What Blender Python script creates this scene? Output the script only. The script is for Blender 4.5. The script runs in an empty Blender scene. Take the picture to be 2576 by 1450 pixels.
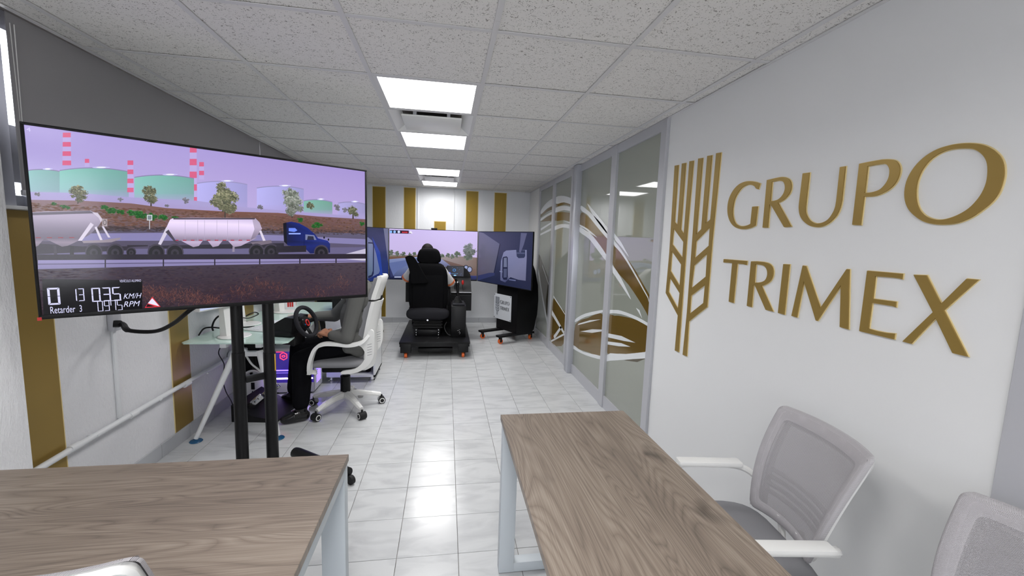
import bpy, bmesh, math, random
from mathutils import Vector, Matrix
random.seed(7)
PI = math.pi
SC = bpy.context.scene
COL = SC.collection

# ------------------------------------------------------------------ camera, world, exposure
CAMH = 1.54
F_PX = 1049.76
AX = ((0.9875177, -0.15398013, 0.03314986), (-0.0148886, 0.11826686, 0.99287022), (0.15680282, 0.98097047, -0.11449807))
cd = bpy.data.cameras.new('camera'); cam = bpy.data.objects.new('camera', cd); COL.objects.link(cam)
cd.sensor_width = 36.0; cd.sensor_fit = 'HORIZONTAL'; cd.lens = F_PX / 2576 * 36.0
cd.clip_start = 0.02; cd.clip_end = 100
M = Matrix.Identity(4)
for i in range(3):
    M[i][0] = AX[0][i]; M[i][1] = AX[1][i]; M[i][2] = -AX[2][i]
M[2][3] = CAMH
cam.matrix_world = M
SC.camera = cam
SC.view_settings.view_transform = 'Standard'; SC.view_settings.look = 'None'
SC.view_settings.gamma = 1.0; SC.view_settings.use_curve_mapping = False
SC.view_settings.exposure = 0.0
wd = bpy.data.worlds.new('sky'); SC.world = wd; wd.use_nodes = True
bg = wd.node_tree.nodes['Background']; bg.inputs[0].default_value = (0.92, 0.94, 1.0, 1); bg.inputs[1].default_value = 5.6
PANEL_W = 5.0           # emission of the ceiling light diffusers
LAMP_W = 14.0           # lamp behind each diffuser

def ray(px, py):
    a, b = (px - 1288) / F_PX, -(py - 725) / F_PX
    return Vector([a * AX[0][i] + b * AX[1][i] + AX[2][i] for i in range(3)])
EYE = Vector((0, 0, CAMH))
def at(px, py, X=None, Y=None, Z=None):
    d = ray(px, py)
    t = X / d.x if X is not None else Y / d.y if Y is not None else (Z - CAMH) / d.z
    return EYE + d * t
def on_plane(px, py, p0, n):
    d = ray(px, py)
    return EYE + d * ((Vector(p0) - EYE).dot(n) / d.dot(n))

# ------------------------------------------------------------------ materials
def lin(c):
    return tuple((v / 255 / 12.92 if v / 255 <= 0.04045 else ((v / 255 + 0.055) / 1.055) ** 2.4) for v in c)
def mat(name, rgb, rough=0.5, metal=0.0, spec=0.5, emit=None, es=0.0, bump=None, var=None, alpha=None, coat=0.0, ior=None, trans=0.0):
    """rgb in sRGB 0..255.  bump=(scale, strength, distance)   var=(scale, amount)"""
    m = bpy.data.materials.new(name); m.use_nodes = True
    nt = m.node_tree; b = nt.nodes['Principled BSDF']
    c = lin(rgb)
    b.inputs['Base Color'].default_value = (*c, 1); b.inputs['Roughness'].default_value = rough
    b.inputs['Metallic'].default_value = metal; b.inputs['Specular IOR Level'].default_value = spec
    if coat: b.inputs['Coat Weight'].default_value = coat; b.inputs['Coat Roughness'].default_value = 0.05
    if ior: b.inputs['IOR'].default_value = ior
    if trans: b.inputs['Transmission Weight'].default_value = trans
    if alpha is not None: b.inputs['Alpha'].default_value = alpha
    if emit: b.inputs['Emission Color'].default_value = (*lin(emit), 1); b.inputs['Emission Strength'].default_value = es
    if bump or var:
        g = nt.nodes.new('ShaderNodeNewGeometry')
    if var:
        n = nt.nodes.new('ShaderNodeTexNoise'); n.inputs['Scale'].default_value = var[0]; n.inputs['Detail'].default_value = 5
        nt.links.new(g.outputs['Position'], n.inputs['Vector'])
        mp = nt.nodes.new('ShaderNodeMapRange'); mp.inputs[1].default_value = 0.3; mp.inputs[2].default_value = 0.7
        mp.inputs[3].default_value = 1 - var[1]; mp.inputs[4].default_value = 1 + var[1]
        nt.links.new(n.outputs['Fac'], mp.inputs[0])
        mx = nt.nodes.new('ShaderNodeVectorMath'); mx.operation = 'SCALE'; mx.inputs[0].default_value = c
        nt.links.new(mp.outputs[0], mx.inputs['Scale']); nt.links.new(mx.outputs[0], b.inputs['Base Color'])
    if bump:
        n = nt.nodes.new('ShaderNodeTexNoise'); n.inputs['Scale'].default_value = bump[0]; n.inputs['Detail'].default_value = 4
        nt.links.new(g.outputs['Position'], n.inputs['Vector'])
        bp = nt.nodes.new('ShaderNodeBump'); bp.inputs['Strength'].default_value = bump[1]; bp.inputs['Distance'].default_value = bump[2]
        nt.links.new(n.outputs['Fac'], bp.inputs['Height']); nt.links.new(bp.outputs[0], b.inputs['Normal'])
    return m
def N(m, typ, **kw):
    n = m.node_tree.nodes.new(typ)
    for k, v in kw.items(): setattr(n, k, v)
    return n
def mat_tile_ceiling():
    m = mat('mineral_fibre', (222, 219, 215), 0.9, spec=0.1); nt = m.node_tree; b = nt.nodes['Principled BSDF']
    g = N(m, 'ShaderNodeNewGeometry')
    n = N(m, 'ShaderNodeTexNoise'); n.inputs['Scale'].default_value = 95; n.inputs['Detail'].default_value = 1.5; n.inputs['Distortion'].default_value = 1.6
    mask = N(m, 'ShaderNodeTexNoise'); mask.inputs['Scale'].default_value = 22
    r = N(m, 'ShaderNodeValToRGB'); e = r.color_ramp.elements
    e[0].position = 0.335; e[0].color = (*lin((150, 147, 143)), 1); e[1].position = 0.385; e[1].color = (*lin((230, 228, 225)), 1)
    nt.links.new(g.outputs['Position'], n.inputs['Vector']); nt.links.new(g.outputs['Position'], mask.inputs['Vector'])
    ad = N(m, 'ShaderNodeMath', operation='MULTIPLY_ADD'); ad.inputs[1].default_value = 0.16; 
    nt.links.new(mask.outputs['Fac'], ad.inputs[0]); nt.links.new(n.outputs['Fac'], ad.inputs[2])
    sb = N(m, 'ShaderNodeMath', operation='SUBTRACT'); sb.inputs[1].default_value = 0.08
    nt.links.new(ad.outputs[0], sb.inputs[0])
    nt.links.new(sb.outputs[0], r.inputs[0]); nt.links.new(r.outputs[0], b.inputs['Base Color'])
    bp = N(m, 'ShaderNodeBump'); bp.inputs['Strength'].default_value = 0.4; bp.inputs['Distance'].default_value = 0.003
    nt.links.new(r.outputs[0], bp.inputs['Height']); nt.links.new(bp.outputs[0], b.inputs['Normal'])
    return m
def mat_floor_tile():
    m = mat('glazed_tile', (206, 208, 210), 0.19, spec=0.5); nt = m.node_tree; b = nt.nodes['Principled BSDF']
    g = N(m, 'ShaderNodeNewGeometry'); oi = N(m, 'ShaderNodeObjectInfo')
    ad = N(m, 'ShaderNodeVectorMath', operation='ADD')
    sc = N(m, 'ShaderNodeVectorMath', operation='SCALE'); sc.inputs[0].default_value = (7, 3, 5)
    nt.links.new(oi.outputs['Random'], sc.inputs['Scale']); nt.links.new(g.outputs['Position'], ad.inputs[0]); nt.links.new(sc.outputs[0], ad.inputs[1])
    mp = N(m, 'ShaderNodeMapping'); mp.inputs['Rotation'].default_value = (0, 0, 0.5); mp.inputs['Scale'].default_value = (4, 11, 1)
    n = N(m, 'ShaderNodeTexNoise'); n.inputs['Scale'].default_value = 1.0; n.inputs['Detail'].default_value = 6; n.inputs['Distortion'].default_value = 0.8
    nt.links.new(ad.outputs[0], mp.inputs[0]); nt.links.new(mp.outputs[0], n.inputs['Vector'])
    r = N(m, 'ShaderNodeValToRGB'); e = r.color_ramp.elements
    e[0].position = 0.30; e[0].color = (*lin((190, 192, 194)), 1); e[1].position = 0.56; e[1].color = (*lin((208, 210, 211)), 1)
    nt.links.new(n.outputs['Fac'], r.inputs[0]); nt.links.new(r.outputs[0], b.inputs['Base Color'])
    n2 = N(m, 'ShaderNodeTexNoise'); n2.inputs['Scale'].default_value = 60; nt.links.new(g.outputs['Position'], n2.inputs['Vector'])
    bp = N(m, 'ShaderNodeBump'); bp.inputs['Strength'].default_value = 0.06; bp.inputs['Distance'].default_value = 0.002
    nt.links.new(n2.outputs['Fac'], bp.inputs['Height']); nt.links.new(bp.outputs[0], b.inputs['Normal'])
    return m
def mat_wood(name, axis, seed):
    m = mat(name, (150, 135, 118), 0.42, spec=0.4); nt = m.node_tree; b = nt.nodes['Principled BSDF']
    tc = N(m, 'ShaderNodeNewGeometry')
    def stretched(a, b_, scale, detail, dist=0.0, loc=0.0):
        mp = N(m, 'ShaderNodeMapping'); mp.inputs['Scale'].default_value = (a, b_, 1) if axis == 'x' else (b_, a, 1)
        mp.inputs['Location'].default_value = (seed + loc, seed * 1.7 - loc, 0)
        n = N(m, 'ShaderNodeTexNoise'); n.inputs['Scale'].default_value = scale; n.inputs['Detail'].default_value = detail; n.inputs['Distortion'].default_value = dist
        nt.links.new(tc.outputs['Position'], mp.inputs[0]); nt.links.new(mp.outputs[0], n.inputs['Vector']); return n.outputs['Fac']
    def math_(op, a, b_, c=None):
        k = N(m, 'ShaderNodeMath', operation=op)
        for i, v in enumerate((a, b_, c)):
            if v is None: continue
            if isinstance(v, (int, float)): k.inputs[i].default_value = v
            else: nt.links.new(v, k.inputs[i])
        return k.outputs[0]
    big = stretched(0.75, 7.0, 1.0, 1.5, 0.45)
    ring = math_('PINGPONG', math_('MULTIPLY', big, 34.0), 0.5)                 # growth rings: 0..0.5
    ring = math_('POWER', math_('MULTIPLY', ring, 2.0), 0.35)                    # thin dark lines
    pore = stretched(5.0, 300.0, 1.0, 2.5, 0.0, 2.0)
    streak = stretched(0.8, 26.0, 1.0, 4.0, 0.0, 5.0)
    patch = stretched(0.7, 4.0, 1.3, 2.0, 0.3, 9.0)
    val = math_('MULTIPLY_ADD', ring, 0.26, math_('MULTIPLY_ADD', pore, 0.50, math_('MULTIPLY_ADD', streak, 0.22, math_('MULTIPLY', patch, 0.42))))
    r = N(m, 'ShaderNodeValToRGB'); e = r.color_ramp.elements
    e[0].position = 0.50; e[0].color = (*lin((100, 90, 81)), 1); e[1].position = 1.0; e[1].color = (*lin((160, 148, 135)), 1)
    k = e.new(0.78); k.color = (*lin((134, 121, 109)), 1)
    nt.links.new(val, r.inputs[0]); a1 = val.node
    # knots
    vo = N(m, 'ShaderNodeTexVoronoi'); vo.inputs['Scale'].default_value = 1.0
    mp3 = N(m, 'ShaderNodeMapping'); mp3.inputs['Scale'].default_value = (2.4, 5.5, 1) if axis == 'x' else (5.5, 2.4, 1); mp3.inputs['Location'].default_value = (seed * 3.1, seed, 0)
    wn = N(m, 'ShaderNodeTexNoise'); wn.inputs['Scale'].default_value = 9; 
    nt.links.new(tc.outputs['Position'], wn.inputs['Vector'])
    wa = N(m, 'ShaderNodeVectorMath', operation='MULTIPLY_ADD'); wa.inputs[1].default_value = (0.12, 0.12, 0)
    nt.links.new(wn.outputs['Color'], wa.inputs[0]); nt.links.new(tc.outputs['Position'], wa.inputs[2])
    nt.links.new(wa.outputs[0], mp3.inputs[0]); nt.links.new(mp3.outputs[0], vo.inputs['Vector'])
    kr = N(m, 'ShaderNodeMapRange'); kr.inputs[1].default_value = 0.02; kr.inputs[2].default_value = 0.20; kr.inputs[3].default_value = 0.42; kr.inputs[4].default_value = 1.0
    nt.links.new(vo.outputs['Distance'], kr.inputs[0])
    mx = N(m, 'ShaderNodeVectorMath', operation='SCALE')
    nt.links.new(r.outputs[0], mx.inputs[0]); nt.links.new(kr.outputs[0], mx.inputs['Scale']); nt.links.new(mx.outputs[0], b.inputs['Base Color'])
    bp = N(m, 'ShaderNodeBump'); bp.inputs['Strength'].default_value = 0.15; bp.inputs['Distance'].default_value = 0.001
    nt.links.new(a1.outputs[0], bp.inputs['Height']); nt.links.new(bp.outputs[0], b.inputs['Normal'])
    return m
def mat_mesh(name, rgb, n, thr):
    m = mat(name, rgb, 0.75, spec=0.2); nt = m.node_tree; b = nt.nodes['Principled BSDF']
    uv = N(m, 'ShaderNodeUVMap'); sp = N(m, 'ShaderNodeSeparateXYZ'); nt.links.new(uv.outputs[0], sp.inputs[0])
    outs = []
    for sgn in (1, -1):
        a = N(m, 'ShaderNodeMath', operation='MULTIPLY_ADD'); a.inputs[1].default_value = sgn
        nt.links.new(sp.outputs[1], a.inputs[0]); nt.links.new(sp.outputs[0], a.inputs[2])
        k = N(m, 'ShaderNodeMath', operation='MULTIPLY'); k.inputs[1].default_value = n * PI
        s = N(m, 'ShaderNodeMath', operation='SINE'); nt.links.new(a.outputs[0], k.inputs[0]); nt.links.new(k.outputs[0], s.inputs[0])
        ab = N(m, 'ShaderNodeMath', operation='ABSOLUTE'); nt.links.new(s.outputs[0], ab.inputs[0]); outs.append(ab)
    mu = N(m, 'ShaderNodeMath', operation='MULTIPLY'); nt.links.new(outs[0].outputs[0], mu.inputs[0]); nt.links.new(outs[1].outputs[0], mu.inputs[1])
    lt = N(m, 'ShaderNodeMath', operation='LESS_THAN'); lt.inputs[1].default_value = thr
    nt.links.new(mu.outputs[0], lt.inputs[0]); nt.links.new(lt.outputs[0], b.inputs['Alpha'])
    return m
def mat_picture(name, strength, gloss=0.12):
    m = mat(name, (6, 6, 8), gloss, spec=0.35); nt = m.node_tree; b = nt.nodes['Principled BSDF']
    a = N(m, 'ShaderNodeAttribute', attribute_name='Col')
    nt.links.new(a.outputs['Color'], b.inputs['Emission Color']); b.inputs['Emission Strength'].default_value = strength
    return m
def mat_stucco(name, rgb, scale, dist, rough=0.85):
    m = mat(name, rgb, rough, spec=0.15); nt = m.node_tree; b = nt.nodes['Principled BSDF']
    g = N(m, 'ShaderNodeNewGeometry'); mp = N(m, 'ShaderNodeMapping'); mp.inputs['Rotation'].default_value = (0.7, 0, 0); mp.inputs['Scale'].default_value = (1, 1, 0.35)
    nt.links.new(g.outputs['Position'], mp.inputs[0])
    n = N(m, 'ShaderNodeTexNoise'); n.inputs['Scale'].default_value = scale; n.inputs['Detail'].default_value = 5; n.inputs['Roughness'].default_value = 0.65
    nt.links.new(mp.outputs[0], n.inputs['Vector'])
    bp = N(m, 'ShaderNodeBump'); bp.inputs['Strength'].default_value = 0.8; bp.inputs['Distance'].default_value = dist
    nt.links.new(n.outputs['Fac'], bp.inputs['Height']); nt.links.new(bp.outputs[0], b.inputs['Normal'])
    return m

W_RIGHT = mat('smooth_white_paint', (227, 228, 228), 0.55, spec=0.3, bump=(14, 0.05, 0.004))
W_STUC = mat_stucco('white_stucco', (234, 234, 237), 85, 0.011)
W_ROUGH = mat_stucco('rough_white_render', (236, 236, 238), 40, 0.018)
W_BACK = mat_stucco('white_back_wall_paint', (234, 236, 239), 60, 0.003)
M_CEIL = mat_tile_ceiling()
M_TBAR = mat('white_enamel_bar', (214, 213, 214), 0.45, spec=0.4)
M_PLEN = mat('ceiling_void', (110, 105, 100), 0.9)
M_TILE = mat_floor_tile()
M_GROUT = mat('grout', (132, 130, 128), 0.9, spec=0.1, var=(9, 0.5))
M_SKIRT = mat('skirting_tile', (186, 188, 192), 0.3)
M_GOLD = mat('gold_metal_sheet', (158, 131, 68), 0.36, metal=0.4, spec=0.5)
M_GOLDW = mat('gold_paint', (150, 122, 40), 0.38, metal=0.35, spec=0.5)
M_GOLDEDGE = mat('gold_edge', (226, 206, 150), 0.4)
M_ALU = mat('anodised_aluminium', (188, 189, 194), 0.38, metal=0.15)
M_ALUB = mat('brushed_aluminium', (188, 190, 198), 0.3, metal=0.3)
M_PANE = mat('frosted_grey_glass', (150, 154, 144), 0.03, spec=0.9, ior=1.62)
M_DWHITE = mat('white_vinyl_decal', (226, 230, 232), 0.12, spec=0.7)
M_DGOLD = mat('gold_vinyl_decal', (122, 98, 46), 0.10, metal=0.3, spec=0.8)
M_DDARK = mat('dark_bronze_decal', (96, 88, 70), 0.10, metal=0.3, spec=0.8)
M_BLIND = mat('grey_blind_fabric', (160, 158, 160), 0.85, spec=0.15, bump=(300, 0.1, 0.001))
M_GLASS = mat('clear_glass', (255, 255, 255), 0.0, ior=1.45, trans=1.0)
M_EMIT = mat('light_diffuser', (255, 255, 255), 0.4, emit=(255, 255, 255), es=PANEL_W)
M_WPL = mat('white_plastic', (232, 232, 230), 0.35, spec=0.5)
M_WPL2 = mat('white_painted_metal', (226, 228, 230), 0.4, spec=0.4)
M_LEG = mat('pale_grey_powder_coat', (196, 203, 208), 0.42, spec=0.4)
M_BLK = mat('black_plastic', (17, 17, 19), 0.5, spec=0.25)
M_BLKM = mat('black_painted_metal', (15, 15, 17), 0.38, spec=0.28)
M_BLKF = mat('black_fabric', (17, 17, 19), 0.95, spec=0.1, bump=(260, 0.35, 0.002))
M_BLKF2 = mat('charcoal_fabric', (44, 44, 48), 0.9, spec=0.1, bump=(260, 0.3, 0.002))
M_CHROME = mat('chrome', (220, 220, 222), 0.12, metal=1.0)
M_GREYF = mat('grey_seat_fabric', (138, 138, 142), 0.9, spec=0.15, bump=(420, 0.35, 0.0015))
M_MESH = mat_mesh('grey_mesh_fabric', (160, 157, 160), 105, 0.74)
M_MESHE = mat_mesh('grey_mesh_fabric_over_frame', (178, 175, 178), 105, 0.84)
M_RUBBER = mat('rubber', (18, 18, 20), 0.7)
M_ORANGE = mat('orange_wheel', (236, 108, 44), 0.45)
M_DESKGL = mat('green_frosted_glass', (204, 230, 220), 0.06, spec=0.7)
M_BLUEFILM = mat('blue_protective_film', (28, 88, 130), 0.25, spec=0.6)
M_BLAZER = mat('grey_blazer_wool', (100, 100, 98), 0.92, spec=0.1, bump=(380, 0.3, 0.0015))
M_BLACKCL = mat('black_trouser_cloth', (14, 14, 18), 0.9, spec=0.1)
M_SKIN = mat('skin', (176, 124, 98), 0.5, spec=0.35)
M_HAIR = mat('dark_hair', (22, 18, 18), 0.75, spec=0.15, bump=(240, .5, .002))
M_SHOE = mat('black_polished_leather', (14, 13, 15), 0.18, spec=0.6)
M_SHIRT = mat('white_polo_cloth', (218, 218, 218), 0.85, spec=0.1)
M_ORCL = mat('orange_cloth', (226, 128, 82), 0.85)
M_RED = mat('red_plastic', (200, 34, 30), 0.35)
M_YEL = mat('yellow_label', (228, 178, 60), 0.5)
M_CLEARF = mat('clear_wrap_film', (235, 235, 235), 0.15, spec=0.6, alpha=0.22)
M_LED = mat('violet_white_led', (240, 230, 255), 0.4, emit=(206, 186, 255), es=22.0)
M_LEDV = mat('violet_led_glow', (90, 70, 200), 0.4, emit=(120, 96, 255), es=3.2)
M_LEDR = mat('red_led_ring', (255, 40, 60), 0.4, emit=(255, 52, 74), es=3.0)
M_PCGL = mat('smoked_glass_panel', (34, 28, 66), 0.05, spec=0.7, emit=(70, 52, 170), es=0.6)
M_PAPER = mat('paper_white', (232, 234, 238), 0.6)
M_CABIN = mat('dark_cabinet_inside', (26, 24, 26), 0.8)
M_SIGN = mat('brushed_sign_plate', (214, 218, 224), 0.35, metal=0.1)
M_SIGNG = mat('sign_grey_print', (112, 116, 124), 0.5)
M_SIGND = mat('sign_dark_print', (48, 50, 56), 0.5)

# ------------------------------------------------------------------ mesh helpers
class MB:
    def __init__(s): s.v = []; s.f = []; s.uv = None; s.c = None
    def add(s, vs, fs):
        o = len(s.v); s.v += [tuple(v) for v in vs]; s.f += [tuple(i + o for i in f) for f in fs]; return s
    def bm(s, b, mtx=None):
        b.verts.index_update()
        s.add([(mtx @ v.co if mtx else v.co) for v in b.verts], [[v.index for v in f.verts] for f in b.faces]); b.free(); return s
    def box(s, lo, hi, bev=0.0, seg=2, mtx=None):
        b = bmesh.new(); bmesh.ops.create_cube(b, size=1)
        lo, hi = Vector(lo), Vector(hi); c, d = (lo + hi) / 2, hi - lo
        for v in b.verts: v.co = Vector((v.co.x * d.x + c.x, v.co.y * d.y + c.y, v.co.z * d.z + c.z))
        if bev: bmesh.ops.bevel(b, geom=b.edges[:], offset=min(bev, 0.49 * min(abs(d.x), abs(d.y), abs(d.z))), segments=seg, affect='EDGES', profile=0.5)
        return s.bm(b, mtx)
    def beam(s, p0, p1, w, h, bev=0.0, up=(0, 0, 1)):
        p0, p1 = Vector(p0), Vector(p1); d = p1 - p0; L = d.length; z = d.normalized()
        x = Vector(up).cross(z)
        if x.length < 1e-4: x = Vector((1, 0, 0)).cross(z)
        x.normalize(); y = z.cross(x)
        m = Matrix((x, y, z)).transposed().to_4x4(); m.translation = p0
        return s.box((-w / 2, -h / 2, 0), (w / 2, h / 2, L), bev, 2, m)
    def tube(s, pts, r, n=10, caps=True, closed=False):
        pts = [Vector(p) for p in pts]; k = len(pts)
        rs = r if isinstance(r, (list, tuple)) else [r] * k
        rings = []; prev = None
        for i in range(k):
            if closed: t = pts[(i + 1) % k] - pts[i - 1]
            else: t = pts[min(i + 1, k - 1)] - pts[max(i - 1, 0)]
            t.normalize()
            if prev is None:
                a = Vector((0, 0, 1)) if abs(t.z) < 0.9 else Vector((1, 0, 0)); u = a.cross(t).normalized()
            else:
                u = (prev - t * prev.dot(t)).normalized()
            prev = u; w = t.cross(u)
            rings.append([pts[i] + (u * math.cos(2 * PI * j / n) + w * math.sin(2 * PI * j / n)) * rs[i] for j in range(n)])
        vs = [p for rg in rings for p in rg]; fs = []
        for i in range(k if closed else k - 1):
            i2 = (i + 1) % k
            for j in range(n): fs.append((i * n + j, i * n + (j + 1) % n, i2 * n + (j + 1) % n, i2 * n + j))
        if caps and not closed: fs.append(tuple(range(n))[::-1]); fs.append(tuple((k - 1) * n + j for j in range(n)))
        return s.add(vs, fs)
    def cyl(s, p0, p1, r0, r1=None, n=20): return s.tube([p0, p1], [r0, r0 if r1 is None else r1], n)
    def lathe(s, prof, c=(0, 0, 0), axis=(0, 0, 1), n=24):
        z = Vector(axis).normalized(); x = (Vector((1, 0, 0)) if abs(z.x) < 0.9 else Vector((0, 1, 0))).cross(z).normalized(); y = z.cross(x); c = Vector(c)
        vs = [c + z * h + (x * math.cos(2 * PI * j / n) + y * math.sin(2 * PI * j / n)) * r for r, h in prof for j in range(n)]
        k = len(prof); fs = [(i * n + j, i * n + (j + 1) % n, (i + 1) * n + (j + 1) % n, (i + 1) * n + j) for i in range(k - 1) for j in range(n)]
        fs.append(tuple(range(n))[::-1]); fs.append(tuple((k - 1) * n + j for j in range(n)))
        return s.add(vs, fs)
    def ell(s, c, r, n=16, m=10, rot=None):
        c = Vector(c); vs = []; fs = []
        for i in range(m + 1):
            th = PI * i / m
            for j in range(n):
                p = Vector((r[0] * math.sin(th) * math.cos(2 * PI * j / n), r[1] * math.sin(th) * math.sin(2 * PI * j / n), r[2] * math.cos(th)))
                if rot: p = rot @ p
                vs.append(c + p)
        for i in range(m):
            for j in range(n): fs.append((i * n + j, (i + 1) * n + j, (i + 1) * n + (j + 1) % n, i * n + (j + 1) % n))
        b = bmesh.new(); bv = [b.verts.new(v) for v in vs]
        for f in fs: b.faces.new([bv[q] for q in f])
        bmesh.ops.remove_doubles(b, verts=b.verts[:], dist=1e-6)
        bmesh.ops.recalc_face_normals(b, faces=b.faces[:])
        return s.bm(b)
    def prism(s, poly, n, t, holes=()):
        """flat outline (3D points) thickened by t along -n; the outline is the front"""
        loops = [poly] + list(holes); n = Vector(n).normalized()
        u = (Vector(poly[1]) - Vector(poly[0])).normalized(); w = n.cross(u); o = Vector(poly[0])
        b = bmesh.new(); ed = []; L = []
        for lp in loops:
            vs = [b.verts.new(((Vector(p) - o).dot(u), (Vector(p) - o).dot(w), 0)) for p in lp]; L.append(vs)
            for i in range(len(vs)): ed.append(b.edges.new((vs[i], vs[(i + 1) % len(vs)])))
        bmesh.ops.triangle_fill(b, use_beauty=True, use_dissolve=False, edges=ed, normal=(0, 0, 1))
        for f in b.faces:
            if f.normal.z < 0: f.normal_flip()
        b.verts.index_update()
        vs = [v.co.copy() for v in b.verts]; fs = [[v.index for v in f.verts] for f in b.faces]; idx = [[v.index for v in l] for l in L]; b.free()
        k = len(vs); P = [o + u * v.x + w * v.y for v in vs]
        out = P + [p - n * t for p in P]
        F = [tuple(f) for f in fs] + [tuple(i + k for i in f[::-1]) for f in fs]
        for l in idx:
            for i in range(len(l)):
                a, c = l[i], l[(i + 1) % len(l)]; F.append((a, a + k, c + k, c))
        b = bmesh.new(); bv = [b.verts.new(v) for v in out]
        for f in F:
            try: b.faces.new([bv[q] for q in f])
            except ValueError: pass
        bmesh.ops.recalc_face_normals(b, faces=b.faces[:])
        return s.bm(b)
    def mesh(s, name, m, smooth=35):
        me = bpy.data.meshes.new(name); me.from_pydata(s.v, [], s.f); me.validate()
        if m: me.materials.append(m)
        if smooth:
            me.shade_smooth(); me.set_sharp_from_angle(angle=math.radians(smooth))
        return me
    def build(s, name, m, parent=None, smooth=35, loc=None):
        o = bpy.data.objects.new(name, s.mesh(name, m, smooth)); COL.objects.link(o)
        if parent: o.parent = parent
        if loc: o.location = loc
        return o
def thing(name, label, cat, loc=(0, 0, 0), rz=0.0, group=None, kind=None):
    o = bpy.data.objects.new(name, None); COL.objects.link(o); o.empty_display_size = 0.1
    o.location = loc; o.rotation_euler = (0, 0, rz); tag(o, label, cat, group, kind); return o
def tag(o, label=None, cat=None, group=None, kind=None):
    if label: o['label'] = label
    if cat: o['category'] = cat
    if group: o['group'] = group
    if kind: o['kind'] = kind
    return o
def inst(me, name, parent, loc=(0, 0, 0), rz=0.0):
    o = bpy.data.objects.new(name, me); COL.objects.link(o); o.parent = parent; o.location = loc; o.rotation_euler = (0, 0, rz); return o
def copy_tree(o, parent=None):
    c = o.copy(); COL.objects.link(c); c.parent = parent
    for ch in list(o.children): copy_tree(ch, c)
    return c
def smooth_curve(pts, n=6):
    pts = [Vector(p) for p in pts]; out = []
    for i in range(len(pts) - 1):
        p0, p1, p2, p3 = pts[max(i - 1, 0)], pts[i], pts[i + 1], pts[min(i + 2, len(pts) - 1)]
        for k in range(n):
            t = k / n
            out.append(0.5 * ((2 * p1) + (p2 - p0) * t + (2 * p0 - 5 * p1 + 4 * p2 - p3) * t * t + (3 * p1 - p0 - 3 * p2 + p3) * t ** 3))
    return out + [pts[-1]]
def text_mesh(body, size=1.0):
    cu = bpy.data.curves.new('t', 'FONT'); cu.body = body; cu.size = size; cu.resolution_u = 3
    o = bpy.data.objects.new('t', cu); COL.objects.link(o)
    dg = bpy.context.evaluated_depsgraph_get(); me = o.evaluated_get(dg).to_mesh()
    vs = [v.co.copy() for v in me.vertices]; fs = [tuple(p.vertices) for p in me.polygons]
    o.evaluated_get(dg).to_mesh_clear(); bpy.data.objects.remove(o); bpy.data.curves.remove(cu)
    return vs, fs
def blend(name, mb, m, voxel, it, parent, factor=0.5):
    """several overlapping solids melted into one continuous surface"""
    me = bpy.data.meshes.new(name); me.from_pydata(mb.v, [], mb.f)
    o = bpy.data.objects.new(name, me); COL.objects.link(o)
    r = o.modifiers.new('r', 'REMESH'); r.mode = 'VOXEL'; r.voxel_size = voxel
    s = o.modifiers.new('s', 'SMOOTH'); s.iterations = it; s.factor = factor
    dg = bpy.context.evaluated_depsgraph_get()
    out = bpy.data.meshes.new_from_object(o.evaluated_get(dg)); out.name = name
    bpy.data.objects.remove(o); bpy.data.meshes.remove(me)
    out.materials.clear(); out.materials.append(m); out.shade_smooth()
    q = bpy.data.objects.new(name, out); COL.objects.link(q); q.parent = parent
    return q
def cap(mb, p0, r0, p1, r1, n=14):
    p0, p1 = Vector(p0), Vector(p1); d = (p1 - p0).normalized(); P = []; R = []
    for a in (85, 60, 30): P.append(p0 - d * r0 * math.sin(math.radians(a))); R.append(r0 * math.cos(math.radians(a)))
    P += [p0, p1]; R += [r0, r1]
    for a in (30, 60, 85): P.append(p1 + d * r1 * math.sin(math.radians(a))); R.append(r1 * math.cos(math.radians(a)))
    return mb.tube(P, R, n)
def chain(mb, pts, rs):
    for i in range(len(pts) - 1): cap(mb, pts[i], rs[i], pts[i + 1], rs[i + 1])

def cushion(c, hx, hy, hz, e=4.0, ez=2.6, n=28, m=14, bend=None):
    c = Vector(c); mb = MB(); sp = lambda v, p: math.copysign(abs(v) ** (2 / p), v); V = []; F = []
    for i in range(m + 1):
        th = -PI / 2 + PI * i / m
        for j in range(n):
            f = 2 * PI * j / n; p = Vector((hx * sp(math.cos(th), ez) * sp(math.cos(f), e), hy * sp(math.cos(th), ez) * sp(math.sin(f), e), hz * sp(math.sin(th), ez)))
            V.append(c + (bend(p) if bend else p))
    for i in range(m):
        for j in range(n): F.append((i * n + j, i * n + (j + 1) % n, (i + 1) * n + (j + 1) % n, (i + 1) * n + j))
    return mb.add(V, F)

def sm(pts, n=4):                                  # closed smooth outline
    k = len(pts); out = []
    for i in range(k):
        p0, p1, p2, p3 = (Vector((*pts[(i + d) % k], 0)) for d in (-1, 0, 1, 2))
        for j in range(n):
            t = j / n; v = 0.5 * ((2 * p1) + (p2 - p0) * t + (2 * p0 - 5 * p1 + 4 * p2 - p3) * t * t + (3 * p1 - p0 - 3 * p2 + p3) * t ** 3); out.append((v.x, v.y))
    return out
XL, XR, YB, HC = -1.88, 1.494, 7.62, 2.403

# ================================================================== SETTING
def struct(o, label, cat): return tag(o, label, cat, kind='structure')
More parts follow.
